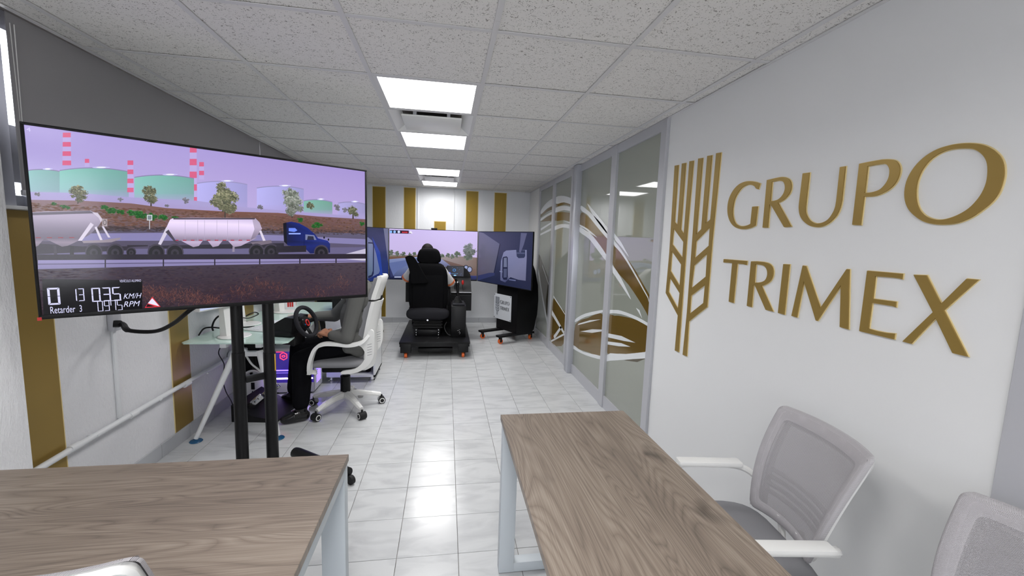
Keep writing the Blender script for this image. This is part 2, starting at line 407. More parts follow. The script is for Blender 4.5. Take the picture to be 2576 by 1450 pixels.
# floor: grout bed and single glazed tiles
FX, FY, TX, TY = 0.0796, 4.2285, 0.29396, 0.29098
floor = MB().box((-1.98, -2.6, -0.06), (2.6, 7.75, -0.003)).build('floor', M_GROUT, None, 0)
struct(floor, 'white glazed tile floor with thin grey joints', 'floor')
def tile_mesh(w, d): return MB().box((-w / 2, -d / 2, -0.004), (w / 2, d / 2, 0.0), 0.0009, 1).mesh('floor_tile', M_TILE, 30)
TCACHE = {}
def put_tile(x0, x1, y0, y1):
    k = (round(x1 - x0, 3), round(y1 - y0, 3))
    if k not in TCACHE: TCACHE[k] = tile_mesh(k[0] - 0.003, k[1] - 0.003)
    inst(TCACHE[k], 'floor_tile', floor, ((x0 + x1) / 2, (y0 + y1) / 2, random.uniform(-0.0004, 0.0002)))
for i in range(-7, 5):
    x0, x1 = max(FX + i * TX, XL), min(FX + (i + 1) * TX, XR)
    for j in range(-12, 11):
        y0, y1 = FY - j * TY, FY - (j - 1) * TY
        put_tile(x0, x1, y0, min(y1, YB))
rest = MB()
for i in range(-7, 5):
    x0, x1 = max(FX + i * TX, XL), min(FX + (i + 1) * TX, XR)
    for j in range(11, 24):
        y0 = FY - j * TY
        rest.box((x0 + .002, y0 + .002, -0.004), (x1 - .002, y0 + TY - .002, 0), 0)
o = rest.build('floor_tile_field', M_TILE, floor, 0); o['kind'] = 'stuff'

# ceiling: mineral fibre tiles lying in a grid of enamelled bars
GX = [-1.6426 + 0.61 * k for k in range(6)]; GY0 = 1.8541
ceil = MB().box((-1.98, -2.6, HC + 0.05), (2.6, 7.75, HC + 0.10)).build('ceiling', M_PLEN, None, 0)
struct(ceil, 'suspended ceiling of speckled mineral fibre tiles in a white grid', 'ceiling')
bx = [-1.775] + GX + [XR]
FIX = {(2, 1): 'L', (2, 2): 'A', (2, 3): 'L', (2, 6): 'L', (2, 7): 'A', (2, 8): 'L', (2, -3): 'L', (2, -5): 'L'}  # last two: unseen light panels added for fill
CC = {}
def ceil_mesh(w, d): return MB().box((-w / 2, -d / 2, 0), (w / 2, d / 2, 0.015), 0.002, 1).mesh('ceiling_tile', M_CEIL, 30)
for r in range(-7, 10):
    y0, y1 = GY0 + .61 * r, min(GY0 + .61 * (r + 1), YB)
    for c in range(7):
        if FIX.get((c - 1 + 0, r)) and c >= 1: continue
        x0, x1 = bx[c], bx[c + 1]
        k = (round(x1 - x0, 3), round(y1 - y0, 3))
        if k not in CC: CC[k] = ceil_mesh(k[0] - 0.006, k[1] - 0.006)
        inst(CC[k], 'ceiling_tile', ceil, ((x0 + x1) / 2, (y0 + y1) / 2, HC + 0.004 + random.uniform(0, 0.002)))
lb = MB().box((-0.012, GY0 - .61 * 7, HC), (0.012, YB, HC + 0.003)).box((-0.002, GY0 - .61 * 7, HC + .003), (0.002, YB, HC + 0.03)).mesh('grid_main_bar', M_TBAR, 0)
for x in GX: inst(lb, 'grid_main_bar', ceil, (x, 0, 0))
cb = MB().box((-1.775, -0.012, HC + .0006), (XR, 0.012, HC + 0.003)).mesh('grid_cross_bar', M_TBAR, 0)
for r in range(-7, 10): inst(cb, 'grid_cross_bar', ceil, (0, GY0 + .61 * r, 0))
sp = MB().box((-0.0122, -0.03, HC - .0006), (0.0122, 0.0, HC + .0001)).lathe([(0.002, 0), (0.002, 0.001)], (0, -0.02, HC - .0014), n=8).mesh('grid_splice', M_TBAR, 0)
for x in GX: inst(sp, 'grid_splice', ceil, (x, GY0 - 0.06, 0))
for nm, x0, x1 in (('trim_1', -1.778, -1.757), ('trim_2', XR - 0.018, XR)):
    o = MB().box((x0, -2.4, HC - .001), (x1, YB, HC + 0.002)).box((x0 if nm == 'trim_1' else x1 - .002, -2.4, HC - 0.002), ((x0 + .002) if nm == 'trim_1' else x1, YB, HC + .03)).build(nm, M_TBAR, None, 0)
    struct(o, 'thin white edge angle of the ceiling along the ' + ('blind side' if nm == 'trim_1' else 'lettered wall'), 'trim')

# walls
wl = MB().box((XL - 0.12, 2.02, 0), (XL, YB, 1.60)).build('wall_left', W_STUC, None, 0)
struct(wl, 'white stucco wall below the window with gold upright stripes', 'wall')
wlc = MB().box((XL - 0.12, -2.6, 0), (-1.775, 2.025, HC + .02)).build('wall_left_pier', W_ROUGH, wl, 0)
MB().box((XL - 0.12, 2.02, 1.60), (-1.80, YB, 1.615), 0.004).build('window_sill', M_WPL2, wl)
for (y0, y1) in ((2.06, 2.31), (3.155, 3.36), (4.22, 4.42), (5.3, 5.5), (6.38, 6.58)):
    st = MB().box((XL, y0, 0.10), (XL + 0.004, y1, 1.598)).build('gold_stripe', M_GOLD, wl, 0)
    MB().box((XL, y0 - 0.006, 0.10), (XL + 0.003, y0, 1.598)).box((XL, y1, 0.10), (XL + 0.003, y1 + .006, 1.598)).build('stripe_edge', M_GOLDEDGE, st, 0)
wb = MB().box((XL - 0.12, YB, 0), (2.6, YB + 0.12, HC + .06)).build('wall_back', W_BACK, None, 0)
struct(wb, 'white back wall with gold upright stripes behind the simulator', 'wall')
for (x0, x1, z0, z1) in ((-1.265, -1.06, 0.10, 2.372), (-0.738, -0.55, .9, 2.380), (0.343, 0.547, .9, 2.374), (0.85, 1.058, .9, 2.370), (-0.215, -0.02, 1.2, 1.82)):
    st = MB().box((x0, YB - 0.004, z0), (x1, YB, z1)).build('gold_stripe', M_GOLDW, wb, 0)
    MB().box((x0 - .009, YB - 0.003, z0), (x0, YB, z1 + .009)).box((x1, YB - 0.003, z0), (x1 + .009, YB, z1 + .009)).box((x0, YB - 0.003, z1), (x1, YB, z1 + .009)).build('stripe_edge', M_GOLDEDGE, st, 0)
for x in (-0.502, 0.118):
    MB().box((x - .012, YB - 0.014, 0.1), (x + .012, YB, HC), 0.003).build('cable_trunking', M_WPL2, wb)
wr = MB().box((XR, 0.855, 0), (XR + 0.12, 2.752, HC + .02)).build('wall_right', W_RIGHT, None, 0)
struct(wr, 'smooth white wall carrying the gold lettering and emblem', 'wall')
MB().box((XR, 6.745, 0), (XR + 0.12, YB, HC + .02)).build('wall_return', W_RIGHT, wr, 0)
wf = MB().box((XL - 0.12, -2.72, 0), (2.6, -2.6, .75)).box((XL - .12, -2.72, 2.3), (2.6, -2.6, HC + .06)).box((XL - .12, -2.72, .75), (-1.6, -2.6, 2.3)).box((1.45, -2.72, .75), (2.6, -2.6, 2.3)).build('wall_front', W_RIGHT, None, 0)
struct(wf, 'white wall behind the viewer', 'wall')
wx = MB().box((2.5, -2.6, 0), (2.6, YB, HC + .06)).build('wall_right_corridor', W_RIGHT, None, 0)
struct(wx, 'white wall of the room behind the glass partition', 'wall')
# skirting tiles
bbl = MB().box((XL, 2.03, 0), (XL + 0.004, YB, 0.094)).build('baseboard_left', M_GROUT, None, 0); struct(bbl, 'low grey tile skirting under the striped stucco wall', 'baseboard')
y = 2.03
while y < YB - .05:
    y1 = min(y + .32, YB - .012); MB().box((XL, y + .002, 0), (XL + .011, y1 - .002, 0.096), .002, 1).build('skirting_tile', M_SKIRT, bbl); y += .32
bbb = MB().box((XL, YB - .004, 0), (XR, YB, 0.086)).build('baseboard_back', M_GROUT, None, 0); struct(bbb, 'low grey tile skirting under the back wall', 'baseboard')
x = XL + .012
while x < XR - .02:
    x1 = min(x + .31, XR); MB().box((x + .0015, YB - .011, 0), (x1 - .0015, YB, 0.088), .002, 1).build('skirting_tile', M_SKIRT, bbb); x += .31

# window above the stucco wall, seen through the gap beside the blind
w1 = thing('window_1', 'high aluminium window behind the grey blinds', 'window', (XL - .06, 4.8, 1.61), kind='structure')
def wpart(mb, n, m, sm=35):
    o = mb.build(n, m, None, sm); o.parent = w1; o.matrix_parent_inverse = Matrix.Translation((-(XL - .06), -4.8, -1.61)); return o
wpart(MB().box((XL - .08, 2.02, 1.615), (XL - .03, YB, 1.665)).box((XL - .08, 2.02, HC - .03), (XL - .03, YB, HC + .05)).box((XL - .08, 2.02, 1.66), (XL - .03, 2.07, HC)), 'window_frame', M_ALUB)
for yy in (3.4, 4.8, 6.2): wpart(MB().box((XL - .075, yy - .02, 1.66), (XL - .035, yy + .02, HC)), 'mullion', M_ALUB)
for a, b_ in ((2.07, 3.38), (3.42, 4.78), (4.82, 6.18), (6.22, YB)): wpart(MB().box((XL - .058, a, 1.665), (XL - .052, b_, HC - .03)), 'pane', M_GLASS, 0)
wpart(MB().box((XL - .05, 2.02, 1.615), (XL + .006, 2.187, HC), .003), 'jamb', M_ALUB)
wpart(MB().box((XL - .04, 2.187, 1.72), (XL + .002, 2.42, 1.965), .004).box((XL - .04, 2.262, 1.615), (XL + .002, 2.42, 1.74), .004), 'sash_profile', M_ALUB)

w4 = thing('fill_window', 'unseen wide window added behind the viewer to let in fill daylight', 'window', (0, -2.66, .75), kind='structure')  # unseen opening, added so that sky light brightens the room
MB().box((-1.6, -.03, 0), (1.45, .03, .04)).box((-1.6, -.03, 1.51), (1.45, .03, 1.55)).box((-1.6, -.03, .04), (-1.56, .03, 1.51)).box((1.41, -.03, .04), (1.45, .03, 1.51)).box((-.1, -.03, .04), (-.05, .03, 1.51)).build('window_frame', M_ALUB, w4, 0)
MB().box((-1.56, -.003, .04), (-.1, .003, 1.51)).build('pane', M_GLASS, w4, 0); MB().box((-.05, -.003, .04), (1.41, .003, 1.51)).build('pane', M_GLASS, w4, 0)

# glass partition in aluminium frames on the right
w2 = thing('window_2', 'grey frosted glass partition in aluminium frames with swoosh decals', 'partition', (XR, 4.7, 0), kind='structure')
def gp(mb, n, m, parent=None, sm=35):
    o = mb.build(n, m, None, sm); o.parent = w2; o.matrix_parent_inverse = Matrix.Translation((-XR, -4.7, 0)); return o
XG = XR - 0.004
gp(MB().box((XR - .02, 2.80, HC - 0.075), (XR + .05, 6.70, HC)), 'top_rail', M_ALU, sm=0)
gp(MB().box((XR - .02, 2.80, 0), (XR + .05, 4.65, 0.115)).box((XR - .02, 4.9, 0), (XR + .05, 6.70, 0.115)), 'bottom_rail', M_ALU, sm=0)
for a, b_, pr_ in ((2.7535, 2.835, .022), (3.595, 3.70, .03), (4.86, 4.96, .022), (5.72, 5.83, .03), (6.66, 6.745, .022)):
    gp(MB().box((XR - pr_, a, 0), (XR + .05, b_, HC), .003, 1), 'frame_post', M_ALU)
gp(MB().box((XR - .07, 4.61, 0), (XR + .05, 4.74, HC), .006, 2), 'frame_post', M_ALUB)
gp(MB().box((XR - .035, 4.745, 0), (XR + .05, 4.855, HC), .004, 1), 'frame_post', M_ALU)
PANES = {}
for k, (a, b_) in enumerate(((2.835, 3.595), (3.70, 4.61), (4.96, 5.72), (5.83, 6.66))):
    PANES[k] = gp(MB().box((XG, a, 0.115), (XG + .008, b_, HC - .075)), 'pane', M_PANE, sm=0)
def decal(k, pts, m, lift=0):
    P = []
    for cx, cy in (sm(pts, 3) if len(pts) > 5 else pts):
        p = at(1320 + .56577 * cx, 280 + .56577 * cy, X=XG - .0006)
        lo, hi = ((2.836, 3.594), (3.701, 4.609), (4.961, 5.719), (5.831, 6.659))[k]
        P.append((XG - .0006 - lift * .0004, min(max(p.y, lo), hi), min(max(p.z, .12), HC - .08)))
    mb = MB().prism(P, (-1, 0, 0), .0005)
    o = mb.build('decal', m, None, 0); o.parent = PANES[k]; return o
D = [
 (0, 'g', [(388, 583), (430, 625), (480, 690), (530, 775), (575, 862), (575, 948), (520, 860), (460, 770), (378, 672)]),
 (0, 'w', [(393, 540), (410, 558), (430, 585), (463, 648), (430, 605), (392, 560)]), (0, 'w', [(392, 570), (430, 618), (480, 700), (575, 875), (575, 880), (475, 705), (425, 628), (391, 590)]),
 (0, 'w', [(383, 677), (405, 705), (430, 745), (473, 838), (430, 775), (378, 695)]), (0, 'w', [(495, 875), (510, 885), (522, 922)]),
 (0, 'g', [(370, 918), (400, 910), (430, 912), (500, 930), (570, 972), (570, 1068), (500, 1080), (420, 1078), (360, 1070)]),
 (0, 'w', [(372, 885), (400, 884), (430, 888), (500, 915), (572, 958), (572, 970), (500, 930), (430, 903), (370, 897)]),
 (0, 'w', [(366, 985), (430, 1000), (492, 1030), (440, 1022), (366, 1003)]), (0, 'w', [(366, 1022), (430, 1032), (470, 1048), (420, 1046), (366, 1036)]),
 (0, 'w', [(358, 1078), (450, 1080), (566, 1070), (566, 1095), (480, 1103), (440, 1106), (358, 1108)]), (0, 'd', [(440, 1108), (566, 1102), (566, 1112), (500, 1116)]),
 (1, 'w', [(278, 410), (310, 445), (345, 488), (372, 525), (372, 550), (330, 500), (300, 455)]),
 (1, 'w', [(252, 420), (300, 458), (340, 500), (372, 550), (372, 572), (320, 512), (280, 462), (252, 442)]),
 (1, 'g', [(252, 450), (290, 478), (330, 520), (372, 575), (366, 640), (320, 580), (290, 545), (246, 508)]),
 (1, 'w', [(246, 505), (275, 520), (300, 540), (322, 562), (295, 545), (246, 512)]),
 (1, 'w', [(246, 514), (290, 542), (330, 590), (366, 645), (364, 668), (320, 612), (285, 567), (244, 537)]),
 (1, 'g', [(226, 948), (280, 920), (352, 908), (345, 1092), (290, 1075), (216, 1040)]),
 (1, 'w', [(226, 925), (270, 900), (355, 883), (355, 893), (270, 915), (226, 938)]), (1, 'w', [(240, 945), (290, 930), (340, 926), (290, 938), (235, 952)]),
 (1, 'w', [(248, 980), (300, 970), (352, 972), (352, 978), (300, 986)]),
 (1, 'w', [(216, 1040), (260, 1070), (342, 1090), (342, 1105), (270, 1085), (214, 1055)]),
 (2, 'w', [(140, 382), (175, 377), (214, 392), (214, 416), (175, 405), (140, 412)]), (2, 'g', [(140, 413), (175, 406), (214, 417), (214, 424), (175, 416), (140, 425)]),
 (2, 'w', [(138, 430), (175, 421), (214, 430), (214, 446), (175, 440), (136, 450)]), (2, 'g', [(136, 455), (175, 449), (214, 458), (214, 492), (175, 485), (134, 487)]),
 (2, 'w', [(134, 512), (165, 502), (210, 507), (208, 523), (170, 517), (132, 529)]), (2, 'w', [(170, 487), (210, 494), (210, 499)]),
 (2, 'g', [(130, 830), (150, 862), (188, 915), (183, 1028), (118, 1040), (118, 900)]),
 (2, 'w', [(122, 885), (176, 982), (172, 990), (120, 905)]), (2, 'w', [(128, 1000), (160, 955), (166, 962), (132, 1015)]), (2, 'w', [(116, 1020), (180, 985), (180, 994), (118, 1032)]), (2, 'w', [(133, 1040), (172, 1080), (176, 1096), (128, 1045)]), (2, 'w', [(128, 820), (182, 905), (182, 910), (128, 828)]),
 (3, 'w', [(74, 438), (100, 405), (132, 386), (130, 414), (100, 432), (73, 458)]), (3, 'g', [(73, 459), (100, 435), (130, 422), (130, 434), (100, 447), (73, 470)]),
 (3, 'w', [(72, 478), (100, 458), (130, 444), (130, 454), (100, 468), (72, 488)]), (3, 'g', [(72, 490), (100, 469), (130, 455), (128, 487), (71, 492)]),
 (3, 'w', [(71, 522), (128, 488), (128, 495), (71, 532)]), (3, 'w', [(70, 545), (128, 516), (128, 527), (69, 553)]),
 (3, 'd', [(64, 635), (90, 705), (118, 780), (114, 900), (107, 985), (85, 860), (62, 690)]), (3, 'w', [(61, 700), (84, 840), (107, 960), (106, 978), (82, 860), (60, 720)]), (3, 'w', [(78, 680), (118, 790), (118, 795), (78, 690)]),
]
for i, (k, c, pts) in enumerate(D): decal(k, pts, {'w': M_DWHITE, 'g': M_DGOLD, 'd': M_DDARK}[c], 1 if c == 'w' else 0)

# further glazed bay at the right edge
w3 = thing('window_3', 'glazed bay with a grey metal post at the near end of the lettered wall', 'partition', (XR, 0.2, 0), kind='structure')
for mb, n, m in ((MB().box((XR - .01, .752, 0), (XR + .06, .855, HC), .003, 1), 'frame_post', M_ALU), (MB().box((XR - .01, -2.6, HC - .08), (XR + .06, .752, HC)), 'top_rail', M_ALU),
                 (MB().box((XR - .01, -2.6, 0), (XR + .06, .752, .115)), 'bottom_rail', M_ALU), (MB().box((XR + .012, -2.6, .115), (XR + .02, .752, HC - .08)), 'pane', M_PANE),
                 (MB().box((XR + .0105, -1.0, .45), (XR + .0117, .752, .86)), 'decal', M_DGOLD)):
    o = mb.build(n, m, None, 0 if n == 'pane' else 35); o.parent = w3; o.matrix_parent_inverse = Matrix.Translation((-XR, -.2, 0))

# ================================================================== CEILING FITTINGS
LN = {1: 'nearest glowing square ceiling light panel', 3: 'second glowing ceiling light panel, beyond the first air vent', 6: 'third glowing ceiling light panel, before the far air vent', 8: 'farthest glowing ceiling light panel, next to the back wall', -3: 'unseen ceiling light panel added for fill above the viewer', -5: 'unseen ceiling light panel added for fill far behind the viewer'}
AN = {2: 'square white ceiling air cassette between the two nearest light panels', 7: 'square white ceiling air cassette near the back wall'}
CX = (GX[2] + GX[3]) / 2
for (c, r), k in FIX.items():
    cy = GY0 + .61 * r + .305
    if k == 'L':
        t = thing('ceiling_light', LN[r], 'ceiling light', (CX, cy, HC), group='square ceiling light panels')
        h = .293
        MB().box((-h, -h, .002), (h, -h + .02, .03)).box((-h, h - .02, .002), (h, h, .03)).box((-h, -h + .02, .002), (-h + .02, h - .02, .03)).box((h - .02, -h + .02, .002), (h, h - .02, .03)).build('frame', M_TBAR, t, 0)
        MB().box((-h + .02, -h + .02, .006), (h - .02, h - .02, .02)).build('diffuser', M_EMIT, t, 0)
        ld = bpy.data.lights.new('lamp', 'AREA'); ld.size = .55; ld.energy = LAMP_W * (.6 if r == 8 else 1.3 if r == 6 else 1.0); ld.spread = math.radians(160); ld.color = (1.0, .985, .98)
        lo = bpy.data.objects.new('lamp', ld); COL.objects.link(lo); lo.parent = t; lo.location = (0, 0, .004)
    else:
        t = thing('air_cassette', AN[r], 'air vent', (CX, cy, HC), group='ceiling air cassettes')
        h = .293; q = .215
        fr = MB()
        for a in range(4):
            R = Matrix.Rotation(a * PI / 2, 4, 'Z'); fr.add([R @ Vector(p) for p in ((-h, -h, .0), (h, -h, .0), (q, -q, .045), (-q, -q, .045))], [(0, 1, 2, 3)])
        fr.build('frame', M_WPL, t, 0)
        MB().box((-q - .02, -q - .02, .045), (q + .02, q + .02, .049)).build('throat', M_PLEN, t, 0)
        MB().box((-.215, -.205, -.008), (.215, .205, .004), .004, 2).build('face_panel', M_WPL, t)
        for sx in (-.12, .12):
            MB().box((sx - .012, -.2, .004), (sx + .012, .2, .045)).build('hanger', M_ALU, t, 0)

# ================================================================== BLINDS
for nm, a, b_, lab in (('n', 2.128, 4.494, 'dark grey roller blind in the near half of the window above the television'), ('f', 4.506, 7.56, 'dark grey roller blind in the far half of the window, behind the television')):
    t = thing('roller_blind', lab, 'blind', (-1.80, (a + b_) / 2, 1.66), group='grey roller blinds')
    L = (b_ - a) / 2
    MB().box((-.001, -L, .012), (.0015, L, HC - 1.66)).build('fabric', M_BLIND, t, 0)
    MB().box((-.008, -L, 0), (.008, L, .024), .004).build('bottom_bar', M_ALU, t)
    MB().cyl((-.03, -L + .1, HC - 1.66 - .03), (-.03, L, HC - 1.66 - .03), .024).build('roller', M_BLIND, t)
    if nm == 'n':
        MB().tube([(.010, -L + .006, .70), (.011, -L + .012, -.02), (.013, -L + .02, .70)], .0018, 6).build('pull_chain', M_WPL, t)
        MB().ell((.016, -L + .05, -.06), (.012, .02, .028)).build('chain_weight', M_WPL, t)

# ================================================================== PICTURES ON SCREENS
class Pic:
    """a flat picture: coloured outlines laid over each other on a screen's face"""
    def __init__(s, p0, n, clip):
        s.p0, s.n = Vector(p0), Vector(n).normalized(); s.v = []; s.f = []; s.c = []; s.k = 0
        s.o, s.u, s.w, s.W, s.H = clip            # origin (top left), right, down, width, height
    def uv(s, p):
        q = on_plane(p[0], p[1], s.p0, s.n) - s.o; return q.dot(s.u), q.dot(s.w)
    def poly(s, pts, col, raw=False, grad=None):
        """col: one colour, or one per point"""
        q = [p if raw else s.uv(p) for p in pts]
        q = [(min(max(a, 0), s.W), min(max(b, 0), s.H)) for a, b in q]
        cs = [col] * len(q) if not isinstance(col, list) else col
        s.k += 1; lift = 0.000012 * s.k
        i0 = len(s.v)
        for (a, b), c in zip(q, cs): s.v.append(s.o + s.u * a + s.w * b + s.n * lift); s.c.append((*lin(c), 1))
        if len(q) <= 4: s.f.append(tuple(range(i0, i0 + len(q))))
        else:
            from mathutils.geometry import tessellate_polygon
            for t in tessellate_polygon([[Vector((a, b, 0)) for a, b in q]]): s.f.append(tuple(i0 + i for i in t))
    def many(s, polys, raw=True):
        """small shapes sharing one layer"""
        s.k += 1; lift = 0.000012 * s.k
        for q, c in polys:
            i0 = len(s.v); q = [p if raw else s.uv(p) for p in q]
            for a, b in q:
                a, b = min(max(a, 0), s.W), min(max(b, 0), s.H)
                s.v.append(s.o + s.u * a + s.w * b + s.n * lift); s.c.append((*lin(c), 1))
            s.f.append(tuple(range(i0, i0 + len(q))))
    def ellipse(s, c, rx, ry, col, n=18):
        s.poly([(c[0] + rx * math.cos(2 * PI * i / n), c[1] + ry * math.sin(2 * PI * i / n)) for i in range(n)], col)
    def tree(s, c, r, cols, n=90, flat=1.0):
        """a crown made of small leaf flecks gathered in clumps"""
        cu, cv = s.uv(c); e = s.uv((c[0] + r, c[1])); R = abs(e[0] - cu); P = []
        cl = [(0, 0, .62)] + [(.62 * math.cos(a) * random.uniform(.6, 1.1), .62 * math.sin(a) * random.uniform(.6, 1.1), random.uniform(.28, .45)) for a in [2 * PI * k / 7 + random.random() for k in range(7)]]
        for ox, oy, cr in cl:
            k = cols[0]; g = random.uniform(.72, .88); b_ = []
            for q in range(9): a = 2 * PI * q / 9; d = cr * random.uniform(.55, .85); b_.append((cu + R * (ox + d * math.cos(a)), cv + R * (oy + d * math.sin(a)) * flat))
            P.append((b_, tuple(v * g for v in k)))
        for i in range(int(n * 3.2)):
            ox, oy, cr = random.choice(cl); a = random.uniform(0, 2 * PI); d = cr * math.sqrt(random.random())
            x, y = cu + R * (ox + d * math.cos(a)), cv + R * (oy + d * math.sin(a)) * flat
            z = R * random.uniform(.03, .085); t = random.uniform(0, PI)
            k = random.choice(cols); g = random.uniform(.78, 1.16) * (1.10 - .25 * (y - cv) / max(R, 1e-6) * .8); k = tuple(min(255, v * g) for v in k)
            P.append(([(x + z * math.cos(t + q) * random.uniform(.7, 1.2), y + z * math.sin(t + q) * random.uniform(.6, 1.1)) for q in (0, 1.4, 2.9, 4.4)], k))
        s.many(P)
    def shade(s, pts, stops, n=22):
        """upright shading inside a convex outline: stops = (t, colour) from its top to its bottom"""
        q = [s.uv(p) for p in pts]; v0, v1 = min(b for a, b in q), max(b for a, b in q)
        def col(t):
            for (t0, c0), (t1, c1) in zip(stops, stops[1:]):
                if t <= t1: k = (t - t0) / (t1 - t0); return tuple(c0[i] + (c1[i] - c0[i]) * k for i in range(3))
            return stops[-1][1]
        def span(v):
            xs = []
            for (a, b), (c, d) in zip(q, q[1:] + q[:1]):
                if min(b, d) <= v <= max(b, d):
                    xs.append(a if b == d else a + (c - a) * (v - b) / (d - b))
                    if b == d: xs.append(c)
            return (min(xs), max(xs)) if xs else None
        e = (v1 - v0) * 1e-4
        for k in range(n):
            va, vb = v0 + (v1 - v0) * k / n, v0 + (v1 - v0) * (k + 1) / n; sa, sb = span(max(va, v0 + e)), span(min(vb, v1 - e))
            if sa and sb: ca, cb_ = col(k / n), col((k + 1) / n); s.poly([(sa[0], va), (sa[1], va), (sb[1], vb), (sb[0], vb)], [ca, ca, cb_, cb_], raw=True); s.k -= 1
        s.k += 1
    def scatter(s, box, cols, n, sx, sy, slope=0.0):
        """flecks over a region given in photograph pixels (x0,y0,x1,y1)"""
        P = []
        for i in range(n):
            px = random.uniform(box[0], box[2]); py = random.uniform(box[1], box[3]) + slope * (px - box[0])
            u, v = s.uv((px, py)); a = sx * random.uniform(.4, 1.3); b = sy * random.uniform(.4, 1.3); c = random.choice(cols)
            P.append(([(u - a, v), (u, v - b), (u + a, v), (u, v + b)], c))
        s.many(P)
    def text(s, body, x0, y0, x1, y1, col, italic=0.0):
        """text fitted into a box of photograph pixels"""
        vs, fs = text_mesh(body); a0 = min(v.x for v in vs); a1 = max(v.x for v in vs); b0 = min(v.y for v in vs); b1 = max(v.y for v in vs)
        u0, v0 = s.uv((x0, y0)); u1, v1 = s.uv((x1, y1)); s.k += 1; i0 = len(s.v)
        for v in vs:
            t = (v.y - b0) / (b1 - b0); a = u0 + (u1 - u0) * (v.x - a0) / (a1 - a0) + italic * (t - .5) * (v1 - v0); b = v1 + (v0 - v1) * t
            s.v.append(s.o + s.u * a + s.w * b + s.n * 0.000012 * s.k); s.c.append((*lin(col), 1))
        for f in fs: s.f.append(tuple(i + i0 for i in f))
    SEG = {'0': 'abcdef', '1': 'bc', '2': 'abged', '3': 'abgcd', '4': 'fgbc', '5': 'afgcd', '6': 'afgedc', '7': 'fabc', '8': 'abcdefg', '9': 'abcdfg', 'D': 'abcdef'}
    def digits(s, body, x0, y0, x1, y1, col, th=.17):
        u0, v0 = s.uv((x0, y0)); u1, v1 = s.uv((x1, y1)); n = len(body); w = (u1 - u0) / n; P = []
        for i, ch in enumerate(body):
            a0, a1 = u0 + w * (i + .08), u0 + w * (i + .92); m = (v0 + v1) / 2; t = (a1 - a0) * th; g = t * .15
            hz = lambda y, k: [(a0 + g, y), (a0 + t + g, y + k * t), (a1 - t - g, y + k * t), (a1 - g, y)]
            for q in s.SEG[ch]:
                if q == 'a': p = hz(v0, 1)
                elif q == 'd': p = hz(v1, -1)
                elif q == 'g': p = [(a0 + t, m - t / 2), (a1 - t, m - t / 2), (a1 - t, m + t / 2), (a0 + t, m + t / 2)]
                elif q == 'f': p = [(a0, v0 + g), (a0 + t, v0 + t + g), (a0 + t, m - g), (a0, m - g)]
                elif q == 'e': p = [(a0, m + g), (a0 + t, m + g), (a0 + t, v1 - t - g), (a0, v1 - g)]
                elif q == 'b': p = [(a1, v0 + g), (a1 - t, v0 + t + g), (a1 - t, m - g), (a1, m - g)]
                elif q == 'c': p = [(a1, m + g), (a1 - t, m + g), (a1 - t, v1 - t - g), (a1, v1 - g)]
                P.append((p, col))
        s.many(P)
    def build(s, name, m, parent):
        me = bpy.data.meshes.new(name); me.from_pydata(s.v, [], s.f); me.materials.append(m)
        at_ = me.color_attributes.new('Col', 'FLOAT_COLOR', 'POINT')
        at_.data.foreach_set('color', [x for c in s.c for x in c])
        b = bmesh.new(); b.from_mesh(me); b.normal_update()
        fl = [f for f in b.faces if f.normal.dot(s.n) < 0]
        if fl: bmesh.ops.reverse_faces(b, faces=fl)
        b.to_mesh(me); b.free()
        o = bpy.data.objects.new(name, me); COL.objects.link(o); o.parent = parent; return o
    # bank of a row of tanks
    def tank(s, x0, x1, y0, y1, col, rim, hi=True):
        m = (x0 + x1) / 2; h = (x1 - x0) * .035 + 2; hz = (176, 162, 214); mixc = lambda a, b, t: tuple(a[i] + (b[i] - a[i]) * t for i in range(3))
        N_ = 14; pts = []
        for i in range(N_ + 1):
            f = -1 + 2 * i / N_; x = m + (x1 - x0) / 2 * f; pts.append((x, y0 + h * f * f + 1.5 * (f + 1)))
        for i in range(N_):
            (xa, ya), (xb, yb) = pts[i], pts[i + 1]; g = 1.07 - .16 * i / N_; c = tuple(min(255, v * g) for v in col); g2 = 1.07 - .16 * (i + 1) / N_; c2 = tuple(min(255, v * g2) for v in col)
            ym = y0 + (y1 - y0) * .72; lo = mixc(c, hz, .45); lo2 = mixc(c2, hz, .45)
            s.poly([(xa, ya), (xb, yb), (xb, ym), (xa, ym)], [c, c2, mixc(c2, hz, .2), mixc(c, hz, .2)]); s.k -= 1
            s.poly([(xa, ym), (xb, ym), (xb, y1), (xa, y1)], [mixc(c, hz, .3), mixc(c2, hz, .3), mixc(lo2, hz, .6), mixc(lo, hz, .6)]); s.k -= 1
        s.k += 1
        s.poly(pts + [(x, y + 2.4) for x, y in pts[::-1]], mixc(rim, hz, .25))
        if hi: s.ellipse((m + (x1 - m) * .2, y0 + 1.5), (x1 - x0) * .13, 2.2, (200, 196, 244)); s.ellipse((m + (x1 - m) * .2, y0 + 1.2), (x1 - x0) * .07, 1.6, (246, 246, 255))
    def chimney(s, x, w, y0, y1, n, red=(220, 100, 140), white=(190, 174, 228), t0=.9):
        for i in range(n):
            a, b = y0 + (y1 - y0) * i / n, y0 + (y1 - y0) * (i + 1) / n
            wa, wb = w * (t0 + (1 - t0) * i / n), w * (t0 + (1 - t0) * (i + 1) / n)
            s.poly([(x - wa / 2, a), (x + wa / 2, a), (x + wb / 2, b), (x - wb / 2, b)], red if i % 2 == 0 else white)
M_PIC = mat_picture('screen_picture', 1.0)
M_PIC2 = mat_picture('simulator_picture', 1.0, 0.25)

